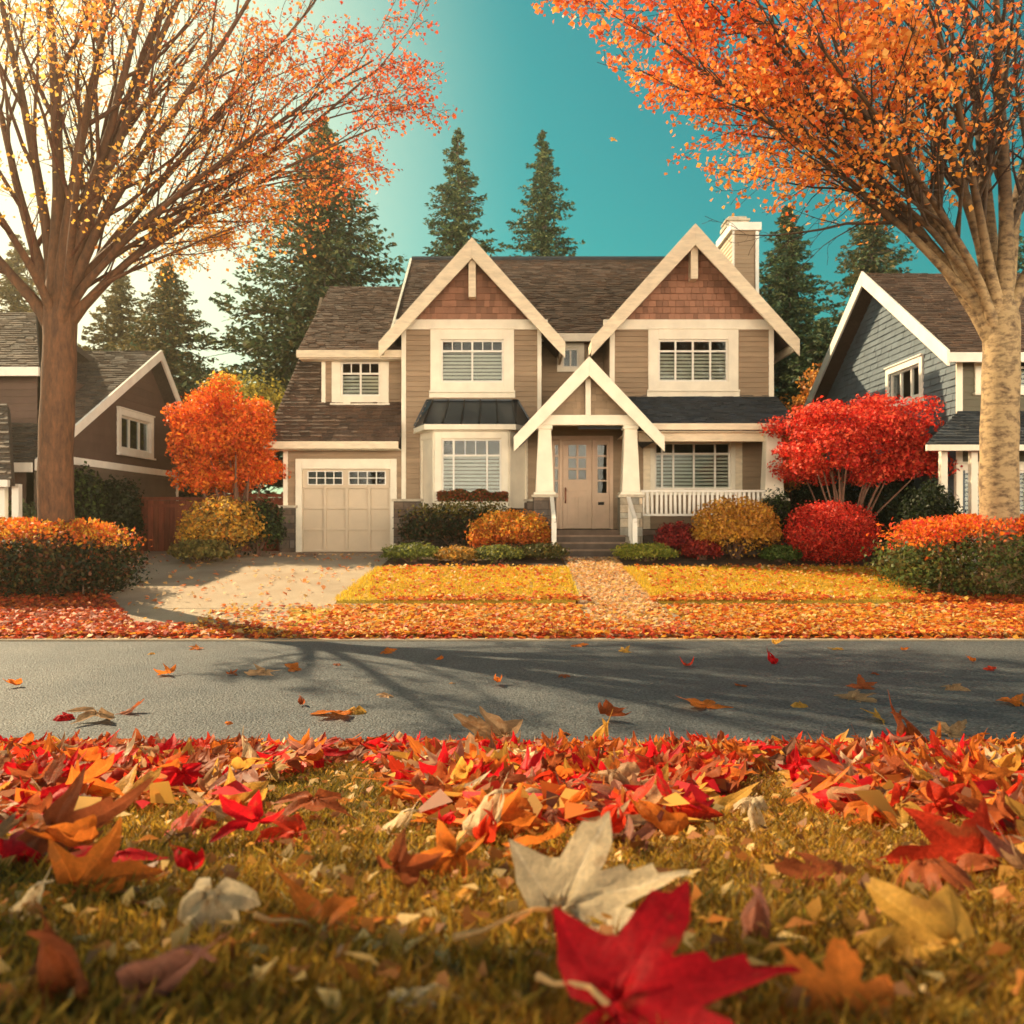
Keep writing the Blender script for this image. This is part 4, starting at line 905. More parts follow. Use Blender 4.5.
# window box
wb = empty('window_box', (PX(472, 21), 21.0, PZ(505, 21)), 'long planter box of reddish plants under the bay window', 'planter')
m_ = MB(); F_ = front(21.0); m_.box(F_, PX(437, 21), PX(508, 21), PZ(512, 21), PZ(503, 21), -.17, .0); m_.box(F_, PX(437, 21) - .02, PX(508, 21) + .02, PZ(503, 21), PZ(501.5, 21), -.18, .02); m_.build('box', M['trim'], wb, bevel=.01)
k = 3600; p = np.stack([rng.uniform(PX(437, 21), PX(508, 21), k), rng.uniform(20.9, 21.15, k), np.zeros(k)], 1); p[:, 2] = PZ(502, 21) + (PZ(489, 21) - PZ(502, 21)) * rng.random(k) ** .7 * (.8 + .3 * wob(p * 1.0, 4, 4))
V, Fc = cards(p, np.tile([0, -.5, .5], (k, 1)), .055 * rng.uniform(.6, 1.3, k)); make_mesh('foliage', V, Fc, M['leaf'], wb, rep4(pick([(.10, .12, .03), (.3, .05, .03), (.06, .07, .02), (.45, .12, .04)], k)))

# small garden trees
def garden_tree(name, label, cx, y, zb, clumps, n, size, pal, stem_tops, r_st, stemmat, seed, base=None, grad=None):
    e = empty(name, (cx, y, zb), label, 'tree'); parts = []
    tot = sum(c[1][0] * c[1][1] for c in clumps)
    for i, (c, r) in enumerate(clumps):
        k = int(n * r[0] * r[1] / tot); parts.append(blob(None, c, r, k, size, pal, 2.0, seed + i, .16, .75, 0, f=2.6, up=.25))
    V, Fc, C = merge(parts); make_mesh('crown', V, Fc, M['leaf'], e, C)
    stems(e, base or (cx, y, zb), stem_tops, r_st, stemmat, 'trunk', .2, 6); return e
# red Japanese-style maple, layered crown
cl_ = []
for i in range(84):
    px_ = random.uniform(788, 926); hz = max(0, 1 - abs((px_ - 856) / 92) ** 2.0) ** .6
    top_, bot = 448 - 44 * hz, 458 + 22 * hz
    py_ = random.uniform(top_, bot); dd = 18.4 + random.uniform(-1.0, 1.0)
    cl_.append(((PX(px_, 18.4), dd, PZ(py_, 18.4)), (random.uniform(.36, .52), random.uniform(.4, .6), random.uniform(.15, .23))))
tops = [(c[0][0] * .75 + PX(856, 18.4) * .25, c[0][1], c[0][2] - .1) for c in cl_[:16]]
garden_tree('maple_tree', 'scarlet spreading maple with thin fanned stems beside the porch', PX(845, 18.4), 18.4, gz(0, 18.4), cl_, 34000, .07, P1(RED, [(.85, .14, .06)]), tops, .035, 'twig', 50)
cl_ = []
for i in range(60):
    a = random.uniform(0, 6.28); rr = random.random() ** .5; px_ = 226 + 42 * rr * math.cos(a); py_ = 435 + 54 * rr * math.sin(a)
    cl_.append(((PX(px_, 21.1), 21.1 + random.uniform(-.8, .7), PZ(py_, 21.1)), (random.uniform(.32, .5), random.uniform(.3, .5), random.uniform(.25, .4))))
tops = [(c[0][0], c[0][1], c[0][2]) for c in cl_[:12]]
garden_tree('garden_tree', 'dense round orange tree between brown house and garage', PX(236, 21.1), 21.1, .7, cl_, 42000, .082,
    two([(.85, .40, .04), (.80, .50, .07)], [(.85, .17, .02), (.72, .10, .015), (.85, .25, .025)], lambda p, u: (p[:, 2] - 4.4) * .8 + .3), tops, .05, 'twig', 90)
cl_ = [((PX(random.uniform(776, 812), 29), 29 + random.uniform(-1, 1), random.uniform(3.0, 6.2)), (.7, .7, .6)) for i in range(14)]
garden_tree('garden_tree', 'brown-orange tree seen in the gap right of the porch', PX(793, 29), 29, .7, cl_, 9000, .12, P1([(.6, .24, .04), (.5, .17, .03), (.7, .34, .06)]), [(c[0][0], c[0][1], c[0][2]) for c in cl_[:6]], .07, 'twig', 130)
cl_ = [((PX(random.uniform(195, 275), 27), 27 + random.uniform(-1, 1), random.uniform(3.5, 5.6)), (.8, .8, .6)) for i in range(14)]
garden_tree('garden_tree', 'olive-yellow tree rising behind the orange one', PX(235, 27), 27, .7, cl_, 8000, .12, P1([(.45, .35, .06), (.3, .26, .05), (.2, .2, .05)]), [(c[0][0], c[0][1], c[0][2]) for c in cl_[:6]], .07, 'twig', 150)

# conifers
def conifer(label, px_, ytop, d, wid, n, pal, seed, lean=0.0):
    x = PX(px_, d); zt = PZ(ytop, d); zb = .7; Hh = zt - zb; e = empty('conifer_tree', (x, d, zb), label, 'tree', 'conifers behind the houses')
    mb = MB(); mb.tube([(x, d, zb - .1), (x, d, zb + Hh * .5), (x, d, zt - .1)], [.28, .16, .02], 7); mb.build('trunk', M['bark_dark'], e, smooth=True)
    r_ = np.random.default_rng(seed); P_, A_, N_, S_ = [], [], [], []
    wid *= .88; nb = int(n / 19); tb = MB()
    for i in range(nb):
        t = 1 - (i / nb) ** .8 * .86; z = zb + Hh * t; z = zt - (zt - z) * 1.0
        fr = (zt - z) / Hh; Rm = wid * (fr ** .8) * r_.uniform(.35, 1.28) + .10; az_ = r_.uniform(0, 6.28); dr = np.array([math.cos(az_), math.sin(az_)])
        drop = r_.uniform(.12, .32); kk_ = int(18 + 62 * Rm / wid)
        s = r_.random(kk_) ** .65; lat = r_.normal(0, 1, kk_) * (.10 + .17 * Rm * (1 - s)) * .6
        cx_ = x + dr[0] * s * Rm - dr[1] * lat; cy_ = d + dr[1] * s * Rm + dr[0] * lat; cz_ = z + Rm * (.22 * s - (drop + .22) * s ** 2) - np.abs(lat) * .3 - r_.random(kk_) * .12 + .25 * Rm * s ** 4
        P_.append(np.stack([cx_, cy_, cz_], 1)); sg = np.sign(lat)
        A_.append(np.stack([dr[0] * .8 - dr[1] * sg * .7, dr[1] * .8 + dr[0] * sg * .7, -.25 + 0 * sg], 1)); N_.append(np.tile([0, 0, 1.], (kk_, 1))); S_.append(np.full(kk_, .25 * (.6 + .5 * Rm / wid)) * r_.uniform(.6, 1.3, kk_))
        if i % 3 == 0: tb.tube([(x, d, z), (x + dr[0] * Rm * .5, d + dr[1] * Rm * .5, z + Rm * .02), (x + dr[0] * Rm * .9, d + dr[1] * Rm * .9, z - Rm * drop * .8)], [.04, .025, .008], 3)
    tb.build('branches', M['bark_dark'], e)
    P_, A_, N_, S_ = map(np.concatenate, (P_, A_, N_, S_)); V, Fc = cards(P_, N_, S_, .5, .1, .6, A_, .4)
    make_mesh('crown', V, Fc, M['needle'], e, rep4(pick(pal, len(P_), .3)))
NG = [(.045, .085, .04), (.07, .11, .04), (.14, .16, .06), (.025, .05, .025)]
NW = [(.13, .11, .04), (.08, .08, .03), (.20, .15, .05)]
conifer('pointed conifer behind the left front gable', 458, 128, 38, 4.6, 17000, NG, 1)
conifer('pointed conifer behind the ridge between the two gables', 543, 130, 39, 4.6, 17000, NG, 2)
conifer('large dense conifer rising behind the garage roof', 322, 118, 33, 6.6, 30000, NG + NW[:1], 3)
conifer('hazy slim conifer left of its pair above the brown house', 120, 268, 36, 4.0, 13000, NW, 4)
conifer('hazy fuller conifer right of its pair above the brown house', 168, 262, 34, 4.8, 16000, NW + NG[:1], 5)
conifer('dark green conifer just right of the chimney', 787, 206, 34, 4.4, 19000, NG, 6)
conifer('brownish conifer above the blue-grey house gable', 872, 192, 36, 5.2, 19000, NG + NW, 7)
conifer('conifer half hidden behind the rust-barked trunk', 18, 235, 38, 5.0, 14000, NW, 8)
conifer('conifer peeping over the right neighbour ridge by the pale trunk', 1010, 215, 38, 4.6, 12000, NG, 9)
conifer('low dark conifer in the gap between porch and blue-grey house', 822, 318, 31, 3.6, 12000, NG, 10)

# ================================================================== STREET TREES
def street_tree(name, label, bx, by, fork_z, r0, limbs, barkm, palf, seed, leafsize, dens, keep=None, ncs=(12, 8, 5), limbcol=((1, 1, 1),) * 4):
    rs = random.Random(seed); e = empty(name, (bx, by, gz(0, by)), label, 'tree', 'large street trees on the near lawn edge'); e['group'] = 'large trees framing the house'
    mb = MB(); tw = MB(); LP, LN = [], []
    zb = gz(0, by) - .1
    tp_ = [(bx, by, zb), (bx + .0, by, zb + .35), (bx + .02, by, zb + 1.5), (bx - .01, by, zb + 3), (bx, by, fork_z - .6), (bx, by, fork_z + .25)]
    rr = [r0 * 1.35, r0 * 1.08, r0, r0 * .95, r0 * 1.02, r0 * .8]
    # finer trunk with slight swell
    P_ = []; Rr = []
    for i in range(24):
        t = i / 23; z = zb + (fork_z + .15 - zb) * t
        P_.append((bx + .03 * math.sin(z * 1.3 + seed), by + .03 * math.cos(z * 1.1), z)); Rr.append(r0 * (1.0 + .32 * math.exp(-t * 14) - .10 * t) * (1 - .75 * max(0, (t - .86) / .14) ** 1.3) * (1 + .02 * math.sin(i * 1.7)))
    mb.tube(P_, Rr, 20)
    def grow(p, dr, Ln, r, lev, d0=None):
        n = (14, 7, 5, 3)[lev]; pts = [p.copy()]; d_ = (d0 or dr).normalized(); seg = Ln / n
        for i in range(n):
            j = (.035, .08, .12, .2)[lev]
            if d0 is not None: d_ = d_.lerp(dr.normalized(), .22)
            d_ = (d_ + Vector((rs.gauss(0, j), rs.gauss(0, j), rs.gauss(0, j) + (.006, .03, .0, -.03)[lev]))).normalized()
            p = p + d_ * seg; pts.append(p.copy())
        rad = [max(r * (1 - .82 * (i / n) ** .9) * (1 + (.45 * math.exp(-i * .9) if lev == 0 else 0)), .004) for i in range(n + 1)]
        tgt = mb if lev < 2 else tw
        lc = limbcol[lev]
        cc = [tuple(1 + (q - 1) * min(1, max(0, (i - 1) / 4)) for q in lc) for i in range(n + 1)] if lev == 0 else lc
        tgt.tube(pts, rad, (9, 6, 4, 3)[lev], cc, cap=False)
        if lev == 3:
            for i in range(1, n + 1):
                for _ in range(dens): LP.append(pts[i] + Vector((rs.gauss(0, .09), rs.gauss(0, .09), rs.gauss(0, .08) - .02)))
            return
        nc = ncs[lev]
        for k in range(nc):
            t = (.22, .18, .2)[lev] + (.78) * (k + rs.random() * .8) / nc; t = min(t, .98); i = min(int(t * n), n - 1); q = pts[i].lerp(pts[i + 1], t * n - i)
            dd = (pts[i + 1] - pts[i]).normalized(); ax_ = dd.orthogonal().normalized(); ax_.rotate(Matrix.Rotation(rs.uniform(0, 6.28), 3, dd))
            an = R(rs.uniform(*((22, 42), (25, 50), (30, 60))[lev])); nd = dd.copy(); nd.rotate(Matrix.Rotation(an, 3, ax_))
            if lev == 0 and nd.z < .12: nd.z = .12 + rs.random() * .1
            cl = Ln * (.50, .48, .42)[lev] * (1.05 - .55 * t) * rs.uniform(.75, 1.2); cr_ = rad[i] * (.52, .5, .5)[lev]
            grow(q, nd, cl, cr_, lev + 1)
    for (dx, dy, up, Ln, r) in limbs:
        st_ = Vector((bx + dx * r0 * .4, by + dy * r0 * .4, fork_z - .95 + rs.uniform(0, .55)))
        grow(st_, Vector((dx, dy, up)), Ln, r * .86, 0, Vector((dx * .6, dy * .6, 1)))
    # flare: short tapered collars joining limbs into the trunk come from the overlapping limb bases
    trunk = mb.build('trunk', M[barkm], e, smooth=True); tw.build('twigs', M['twig'] if barkm == 'bark_right' else M[barkm], e)
    P3 = np.array([tuple(p) for p in LP]); 
    if keep is not None: P3 = P3[keep(P3)]
    V, Fc = cards(P3, np.tile([0, 0, .6], (len(P3), 1)), leafsize * rng.uniform(.55, 1.25, len(P3)), .8, .3, .9)
    make_mesh('crown', V, Fc, M['leaf'], e, rep4(palf(P3))); return e, P3
def aimed(bx, by, fz, targets, L0=1.0):
    """limbs aimed at picture points (px,py) reached at depth by+dy"""
    o = []
    for px_, py_, dy, r in targets:
        y = by + dy; v = Vector((PX(px_, y) - bx, dy, PZ(py_, y) - fz)); o.append((v.x / v.length, v.y / v.length, v.z / v.length, v.length, r))
    return o
BX, BY, BF = PX(58, 14.5), 14.5, PZ(275, 14.5)
def palL(p):
    n = len(p); t = np.clip((p[:, 0] - BX - .5) / 4.5 + .25 * (p[:, 2] - 8) / 3 + rng.normal(0, .3, n), 0, 1)[:, None]
    a = pick([(.90, .50, .07), (.88, .38, .05), (.90, .62, .15)], n, .15); b = pick([(.70, .13, .04), (.78, .20, .05), (.60, .08, .04)], n, .18)
    return a * (1 - t) + b * t
tl = [(-120, 120, 0, .12), (-60, -40, 1.2, .12), (30, -140, -.6, .16), (115, -150, -1.5, .14), (215, -60, -.3, .14), (250, -120, 1.0, .12), (165, -170, -.8, .12), (-20, -170, .5, .12), (330, -60, 1.0, .09), (385, 25, .3, .10), (330, 105, -.9, .08), (250, 150, 1.2, .07), (425, 60, .6, .09), (400, 110, -.4, .07), (340, 170, .8, .06), (265, 215, -.6, .05), (360, -60, -1.4, .10), (200, 225, 1.5, .045),
      (-100, 40, -2.5, .09), (160, -40, -3.2, .09), (200, 30, 3.4, .09)]
street_tree('street_tree', 'rust-barked tree with many upright limbs and sparse orange leaves', BX, BY, BF, .275, aimed(BX, BY, BF, tl), 'bark_left', palL, 21, .07, 5, keep=lambda P: rng.random(len(P)) < np.clip(.08 + .11 * np.hypot(P[:, 0] - BX, P[:, 1] - BY), 0, .9) * (1 - .3 * np.clip((P[:, 2] - 9) / 2, 0, 1)), ncs=(8, 6, 4), limbcol=((.8, .75, .75), (.7, .55, .5), (.8, .45, .4), (.8, .45, .4)))
CX, CY, CF = PX(1000, 14.5), 14.5, PZ(285, 14.5)
def palR(p):
    n = len(p); t = np.clip(.72 + .38 * (p[:, 2] - 8.2) / 2.2 + rng.normal(0, .25, n), 0, 1)[:, None]
    a = pick([(.88, .46, .07), (.85, .36, .04), (.86, .55, .14)], n, .15); b = pick([(.78, .13, .02), (.85, .22, .03), (.70, .09, .02)], n, .18)
    return a * (1 - t) + b * t
tr2 = [(1150, 60, 0, .13), (1080, -80, 1, .15), (1010, -140, -.8, .17), (930, -150, .7, .16), (850, -110, -.9, .13), (740, -60, -.4, .14), (650, -20, .8, .12), (600, 50, -.6, .09), (690, 70, .9, .09), (770, 90, -1, .08), (850, 90, .6, .07),
       (900, 0, -3.2, .10), (920, -20, 3.6, .10), (800, 40, 3.0, .08), (760, 20, -2.8, .09), (680, -90, -.5, .11), (640, -70, 1.6, .1)]
street_tree('street_tree', 'pale-barked tree with dense fiery orange crown', CX, CY, CF, .30, aimed(CX, CY, CF, tr2), 'bark_right', palR, 33, .10, 5, keep=lambda P: (P[:, 2] > np.interp(P[:, 0], [.7, 1.42, 3.03, 6.25, 8], [9.0, 8.2, 7.0, 6.0, 5.8])) & (rng.random(len(P)) < np.clip(-.04 + .165 * np.maximum(0, CX - P[:, 0]) + .05 * np.abs(P[:, 1] - CY), .06, 1)), ncs=(9, 6, 4), limbcol=((.24, .18, .14), (.15, .11, .09), (.2, .14, .11), (.2, .14, .11)))

cl_ = [((-6.0 + random.gauss(0, .35), 4.75 + random.gauss(0, .35), random.uniform(4.6, 9.5)), (.8, .8, .9)) for i in range(26)]  # added tree, out of view, placed to throw dappled shade on the verge
garden_tree('street_tree', 'unseen narrow tree added beyond the left picture edge to shade the verge', -6.0, 4.75, gz(0, 4.75), cl_, 3200, .13, P1(ORANGE), [(c[0][0], c[0][1], c[0][2]) for c in cl_[:12]], .09, 'bark_dark', 170)
# ================================================================== LAWNS' GRASS
def blades(pts, h, wd, cols, lean=.5):
    n = len(pts); a = rng.uniform(0, 6.28, n); hh = h * rng.uniform(.5, 1.3, n); d = np.stack([np.cos(a), np.sin(a), np.zeros(n)], 1); b = np.stack([-np.sin(a), np.cos(a), np.zeros(n)], 1); ln_ = (rng.random(n) * lean * hh)[:, None]
    w2 = wd * .5
    V = np.stack([pts - b * w2, pts + b * w2, pts + d * ln_ * .4 + b * w2 * .7 + np.array([0, 0, 1]) * (hh * .6)[:, None], pts + d * ln_ + np.array([0, 0, 1]) * hh[:, None]], axis=1).reshape(-1, 3)
    return V, np.arange(4 * n).reshape(n, 4), rep4(cols)
GY = [(.74, .50, .03), (.68, .42, .02), (.80, .60, .07), (.58, .40, .03)]
def lawn_grass(xa0, xa1, xb0, xb1, n, nm):
    t = rng.random(n); y = Y1 + (Y2 - Y1) * t; xl = xa0 + (xb0 - xa0) * t; xr = xa1 + (xb1 - xa1) * t; x = xl + (xr - xl) * (rng.random(n) * 1.03 - .015) + rng.normal(0, .02, n); y = y + rng.normal(0, .05, n)
    q3 = np.stack([x, y * 2, x * 0], 1); mx_ = np.clip(.5 + .6 * wob(q3, 5, 1.1) + rng.normal(0, .25, n), 0, 1)[:, None]
    cb_ = pick(GY, n, .22) * mx_ + pick([(.62, .38, .03), (.50, .38, .04), (.66, .32, .03)], n, .25) * (1 - mx_)
    p = np.stack([x, y, gza(y) + .045], 1); V, Fc, C = blades(p, .05, .011, cb_); tag(make_mesh('grass', V, Fc, M['grass'], None, C), kind='stuff')['label'] = nm
lawn_grass(DL1[0] + .02, WL[0][0] - .03, DL2[0] + .02, WL[1][0] - .03, 26000, 'short golden grass between driveway and walk')
lawn_grass(WR[0][0] + .03, Lr0, WR[1][0] + .03, Lr1, 34000, 'short golden grass right of the walk')
n = 150000
y = .7 + (5.75 - .7) * rng.random(n) ** 1.25; x = (rng.random(n) * 2 - 1) * (y * .66 + .5)
p = np.stack([x, y, gza(y)], 1)
g1 = np.clip(.5 + .5 * wob(np.stack([x, y, x * 0], 1), 77, 1.5) + rng.normal(0, .25, n), 0, 1)[:, None]
VC = pick([(.50, .25, .03), (.62, .36, .05), (.30, .12, .02)], n, .3) * g1 + pick([(.16, .14, .02), (.32, .21, .03), (.07, .06, .015)], n, .3) * (1 - g1)
V, Fc, C = blades(p, .026, .004, VC, 1.2); C = C
o = make_mesh('grass', V, Fc, M['grass'], None, C); tag(o, 'mown grass of the near verge under the leaves', 'grass', kind='stuff')

# ================================================================== FALLEN LEAVES
def leaf_geo(hi=True, seed=0, curl=.0, fold=.2, teeth=True, bend=0.0, slim=1.0):
    r_ = np.random.default_rng(seed)
    half = [(0, 1.06), (3, .95), (7, .87), (11, .82), (14, .72), (18, .66), (23, .52), (28, .60), (34, .74), (39, .84), (45, 1.0), (50, .86), (56, .76), (62, .62), (70, .46), (80, .52), (92, .62), (104, .76), (112, .60), (124, .42), (150, .24)]
    if not hi: half = [(0, 1.0), (12, .6), (23, .36), (45, .92), (68, .30), (103, .58), (135, .2)]
    full = [(a, r) for a, r in half] + [(-a, r) for a, r in half[:0:-1]]
    full = [(a + r_.normal(0, 1.0), r * (1 + r_.normal(0, .05))) if abs(a) not in (0, 45, 104) else (a, r * (1 + r_.normal(0, .07))) for a, r in full]
    full = sorted(full, key=lambda q: q[0])
    axes = np.array([0, 45, -45, 104, -104]); 
    if hi:
        ext = []
        for a, r in full:
            ext.append((a, r))
        for A in axes:
            rr = np.interp(A, [q[0] for q in full], [q[1] for q in full])
            for s in (-1.6, 1.6):
                ext.append((A + s, rr * .96))
        full = sorted(ext, key=lambda q: q[0])
    ang = np.array([q[0] for q in full]); rad = np.array([q[1] for q in full]); k = len(full)
    ts = [.16, .38, .6, .8, 1.0] if hi else [.5, 1.0]
    V = [(0, 0, 0)]; C = [(1, 1, 1)]
    for t in ts:
        for a, r in zip(ang, rad):
            rr = r * t; dmin = np.min(np.abs(a - axes)); perp = rr * math.sin(R(min(dmin, 60))); x_ = rr * math.sin(R(a)) * slim; y_ = rr * math.cos(R(a))
            z_ = fold * perp - curl * rr ** 2 + .05 * math.sin(a * .09 + seed) * rr ** 1.5 + .03 * math.sin(rr * 9 + a * .05 + seed)
            V.append((x_, y_, z_)); v = 1.35 if (dmin < .5 and hi and t < .99) else 1.0
            e_ = 1 - .12 * t; C.append((v * e_ if v < 1.1 else 1.12, v * e_ if v < 1.1 else 1.2, v * e_ if v < 1.1 else 1.35))
    V = np.array(V); F_ = []
    tri = [(0, 1 + i, 1 + i + 1) for i in range(k - 1)]
    for j in range(len(ts) - 1):
        for i in range(k - 1): F_.append((1 + j * k + i, 1 + (j + 1) * k + i, 1 + (j + 1) * k + i + 1, 1 + j * k + i + 1))
    if bend:
        th = V[:, 0] * bend; rr = 1 / bend; z0 = V[:, 2].copy(); V[:, 0] = np.sin(th) * (rr - z0); V[:, 2] = rr - np.cos(th) * (rr - z0)
    V[:, 1] -= .30
    return V, [t_[::-1] for t_ in tri] + [f for f in F_], np.array(C)
def leaf_tri(V, F_):
    out = []
    for f in F_:
        out.append(f[:3])
        if len(f) == 4: out.append((f[0], f[2], f[3]))
    return np.array(out)
vars_hi = [leaf_geo(True, 100 + i, c, f, True, b, s) for i, (c, f, b, s) in enumerate([(.15, .15, 0.01, 1), (.45, .35, .9, 1), (-.35, .3, -1.3, 1), (.7, .4, 1.7, .95), (-.6, .45, 2.0, .9), (.3, .5, -1.9, .95), (.1, .16, .5, 1.05), (-.4, .25, 2.6, .9), (.8, .3, -.7, 1), (.2, .4, 3.0, .85)])]
meshes_hi = []
for i, (V, F_, C) in enumerate(vars_hi):
    me = bpy.data.meshes.new('maple_leaf'); me.from_pydata(V.tolist(), [], F_); me.update()
    a = me.color_attributes.new('Col', 'FLOAT_COLOR', 'POINT'); c = np.ones((len(V), 4), dtype=np.float32); c[:, :3] = C; a.data.foreach_set('color', c.ravel())
    me.polygons.foreach_set('use_smooth', np.ones(len(me.polygons), dtype=bool)); me.materials.append(M['fallen']); meshes_hi.append(me)
stem_me = []
for i in range(3):
    mb = MB(); cv = (.1, .35, -.25)[i]
    mb.tube([(0, -.30, 0), (.03 * cv, -.5, .03), (.25 * cv, -.8, .05 + .05 * i), (.6 * cv, -1.1, .02)], [.016, .013, .012, .018], 6)
    me = bpy.data.meshes.new('leaf_stem'); me.from_pydata(mb.v, [], mb.f); me.update(); a = me.color_attributes.new('Col', 'FLOAT_COLOR', 'POINT'); a.data.foreach_set('color', np.ones(len(mb.v) * 4, dtype=np.float32)); me.materials.append(M['fallen']); stem_me.append(me)
def basis(n, phi):
    n = Vector(n).normalized(); r = Vector((1, 0, 0)); r = (r - n * r.dot(n)).normalized(); f = n.cross(r)
    m = r * math.cos(phi) + f * math.sin(phi); x_ = m.cross(n)
    return Matrix((x_, m, n)).transposed()
LEAFC = {
 'crimson': (.80, .016, .024), 'scarlet': (.74, .055, .02), 'orange': (.80, .22, .035), 'rust': (.48, .12, .04), 'golden': (.80, .42, .08), 'cream': (.90, .68, .42), 'tan': (.58, .34, .18), 'brown': (.32, .14, .08), 'pink-brown': (.50, .20, .13)}
nleaf = [0]
def leaf(loc, n, phi, size, colr, var, label, group, stem=None, cat='leaf'):
    me = meshes_hi[var % len(meshes_hi)]; o = bpy.data.objects.new('maple_leaf', me); COL.objects.link(o)
    o.matrix_world = Matrix.Translation(loc) @ basis(n, phi).to_4x4() @ Matrix.Scale(size * .62, 4)
    c = LEAFC[colr]; g_ = random.uniform(.88, 1.1); o.color = (c[0] * g_, c[1] * g_, c[2] * g_, 1); tag(o, label, cat, group); nleaf[0] += 1
    if stem is not None:
        s = bpy.data.objects.new('stem', stem_me[stem]); COL.objects.link(s); s.parent = o; s.color = (.62, .36, .16, 1)
    return o
# named leaves: px, py, width px, colour, variant, screen angle of tip, tilt to camera, label, stem, lift
heroG = 'large fallen leaves close to the viewer'
HERO = [
 (557, 912, 178, 'cream', 6, 12, 24, 'upright cream leaf with long tan stem standing in the grass', (455, 975), .05, 1),
 (608, 1010, 238, 'crimson', 6, 4, 14, 'big bright crimson leaf beside the upright cream leaf', (538, 1026), .055, 1),
 (203, 915, 130, 'cream', 8, 262, 40, 'pale drooping cream leaf alone on dark grass', None, .05),
 (328, 918, 100, 'orange', 3, 70, 40, 'blurred bright orange leaf with stem pointing down-left', (255, 953), .03),
 (425, 1003, 105, 'cream', 5, 15, 25, 'blurred cream leaf cut by the bottom picture edge', None, .03),
 (925, 948, 165, 'golden', 1, 175, 30, 'flat golden-orange many-pointed leaf', None, .03),
 (842, 996, 145, 'orange', 0, 75, 45, 'large orange-brown leaf just below the golden one', None, .03),
 (753, 922, 100, 'pink-brown', 4, 80, 55, 'curled pink-brown leaf above the crimson one', None, .04),
 (172, 985, 140, 'pink-brown', 7, 28, 35, 'long rolled pinkish leaf lying aslant', None, .03),
 (66, 978, 140, 'rust', 4, 120, 45, 'dark red-brown crumpled leaf in the bottom corner', None, .03),
 (98, 882, 120, 'orange', 9, 20, 35, 'soft orange leaf folded over dark grass', None, .03),
 (955, 862, 150, 'scarlet', 6, 170, 25, 'broad red-orange leaf at the edge of the drift', None, .03),
 (858, 806, 95, 'tan', 7, 10, 40, 'pale tan rolled leaf atop the red drift', None, .05),
 (402, 826, 60, 'cream', 7, 50, 45, 'small bright cream rolled leaf on the orange drift', None, .05),
 (500, 857, 52, 'cream', 5, 0, 15, 'tiny pale leaf lying flat in open grass', None, .02),
 (238, 806, 80, 'golden', 9, 55, 45, 'glowing golden leaf tipped against red ones', None, .06),
 (755, 826, 62, 'cream', 7, 100, 45, 'white curled leaf glowing among red leaves', None, .04),
 (712, 806, 80, 'golden', 3, 95, 50, 'upright honey-coloured leaf next to the white curled one', None, .05),
 (128, 800, 80, 'golden', 2, 35, 35, 'pale gold leaf tilted on the left drift', None, .04),
 (492, 736, 80, 'tan', 2, 170, 30, 'tan leaf arched up against the dark road', None, .10),
 (600, 742, 55, 'golden', 4, 60, 45, 'ochre leaf propped at the road edge', None, .08),
 (905, 746, 90, 'rust', 4, 110, 40, 'rust leaf peaked above the right drift', None, .10),
 (35, 905, 70, 'cream', 7, 70, 40, 'faint grey-white curled leaf among dark leaves', None, .04),
 (1000, 795, 80, 'rust', 9, 160, 30, 'folded rust leaf at the right picture edge', None, .05),
]
for px_, py_, wpx, colr, var, ang_, tilt, lab, stm, lift, *pet in HERO:
    x_, y_ = ray_ground(px_, py_); s = wpx * y_ / F_PX * .98
    z_ = gz(x_, y_) + lift * .6 + s * .30 * math.sin(R(tilt))
    # slide back along the view ray so that the lifted leaf keeps its place
    k_ = (CAM_Z - z_) / (CAM_Z - gz(x_, y_)); s *= k_
    nv = Vector((-.30 if pet else 0, -math.sin(R(tilt)), math.cos(R(tilt))))
    if pet:
        z_ = gz(x_, y_) + lift; k_ = (CAM_Z - z_) / (CAM_Z - gz(x_, y_)); s = wpx * y_ / F_PX * 1.05; B_ = basis(nv, R(ang_)); c_ = Vector((x_ * k_, y_ * k_, z_)) + B_ @ Vector((0, .3 * .62 * s, 0))
        leaf(tuple(c_), nv, R(ang_), s, colr, var, lab, heroG, None)
    else: leaf((x_ * k_, y_ * k_, z_), nv, R(ang_), s, colr, var, lab, heroG, stm if isinstance(stm, int) else None)
    if isinstance(stm, tuple):
        lo_ = COL.objects[-1] if False else [o_ for o_ in COL.objects if o_.get('label') == lab][0]
        p0 = lo_.matrix_world @ Vector((0, -.30, .0)) if False else Matrix.Translation(lo_.location) @ lo_.matrix_basis.to_3x3().to_4x4() @ Vector((0, -.30, 0))
        ex_, ey_ = ray_ground(*stm); p1 = Vector((ex_, ey_, gz(ex_, ey_) + .02)); p1.z += .02; md = p0.lerp(p1, .5) + Vector((.0, 0, .006))
        smb = MB(); smb.tube([p0, p0.lerp(md, .5) + Vector((0, 0, .006)), md, md.lerp(p1, .5) - Vector((0, 0, .004)), p1], [.0034, .0026, .0024, .0026, .004], 8, (.85, .55, .26))
        so_ = smb.build('stem', M['fallen'], None, smooth=True); so_.parent = lo_; so_.matrix_parent_inverse = lo_.matrix_basis.inverted()
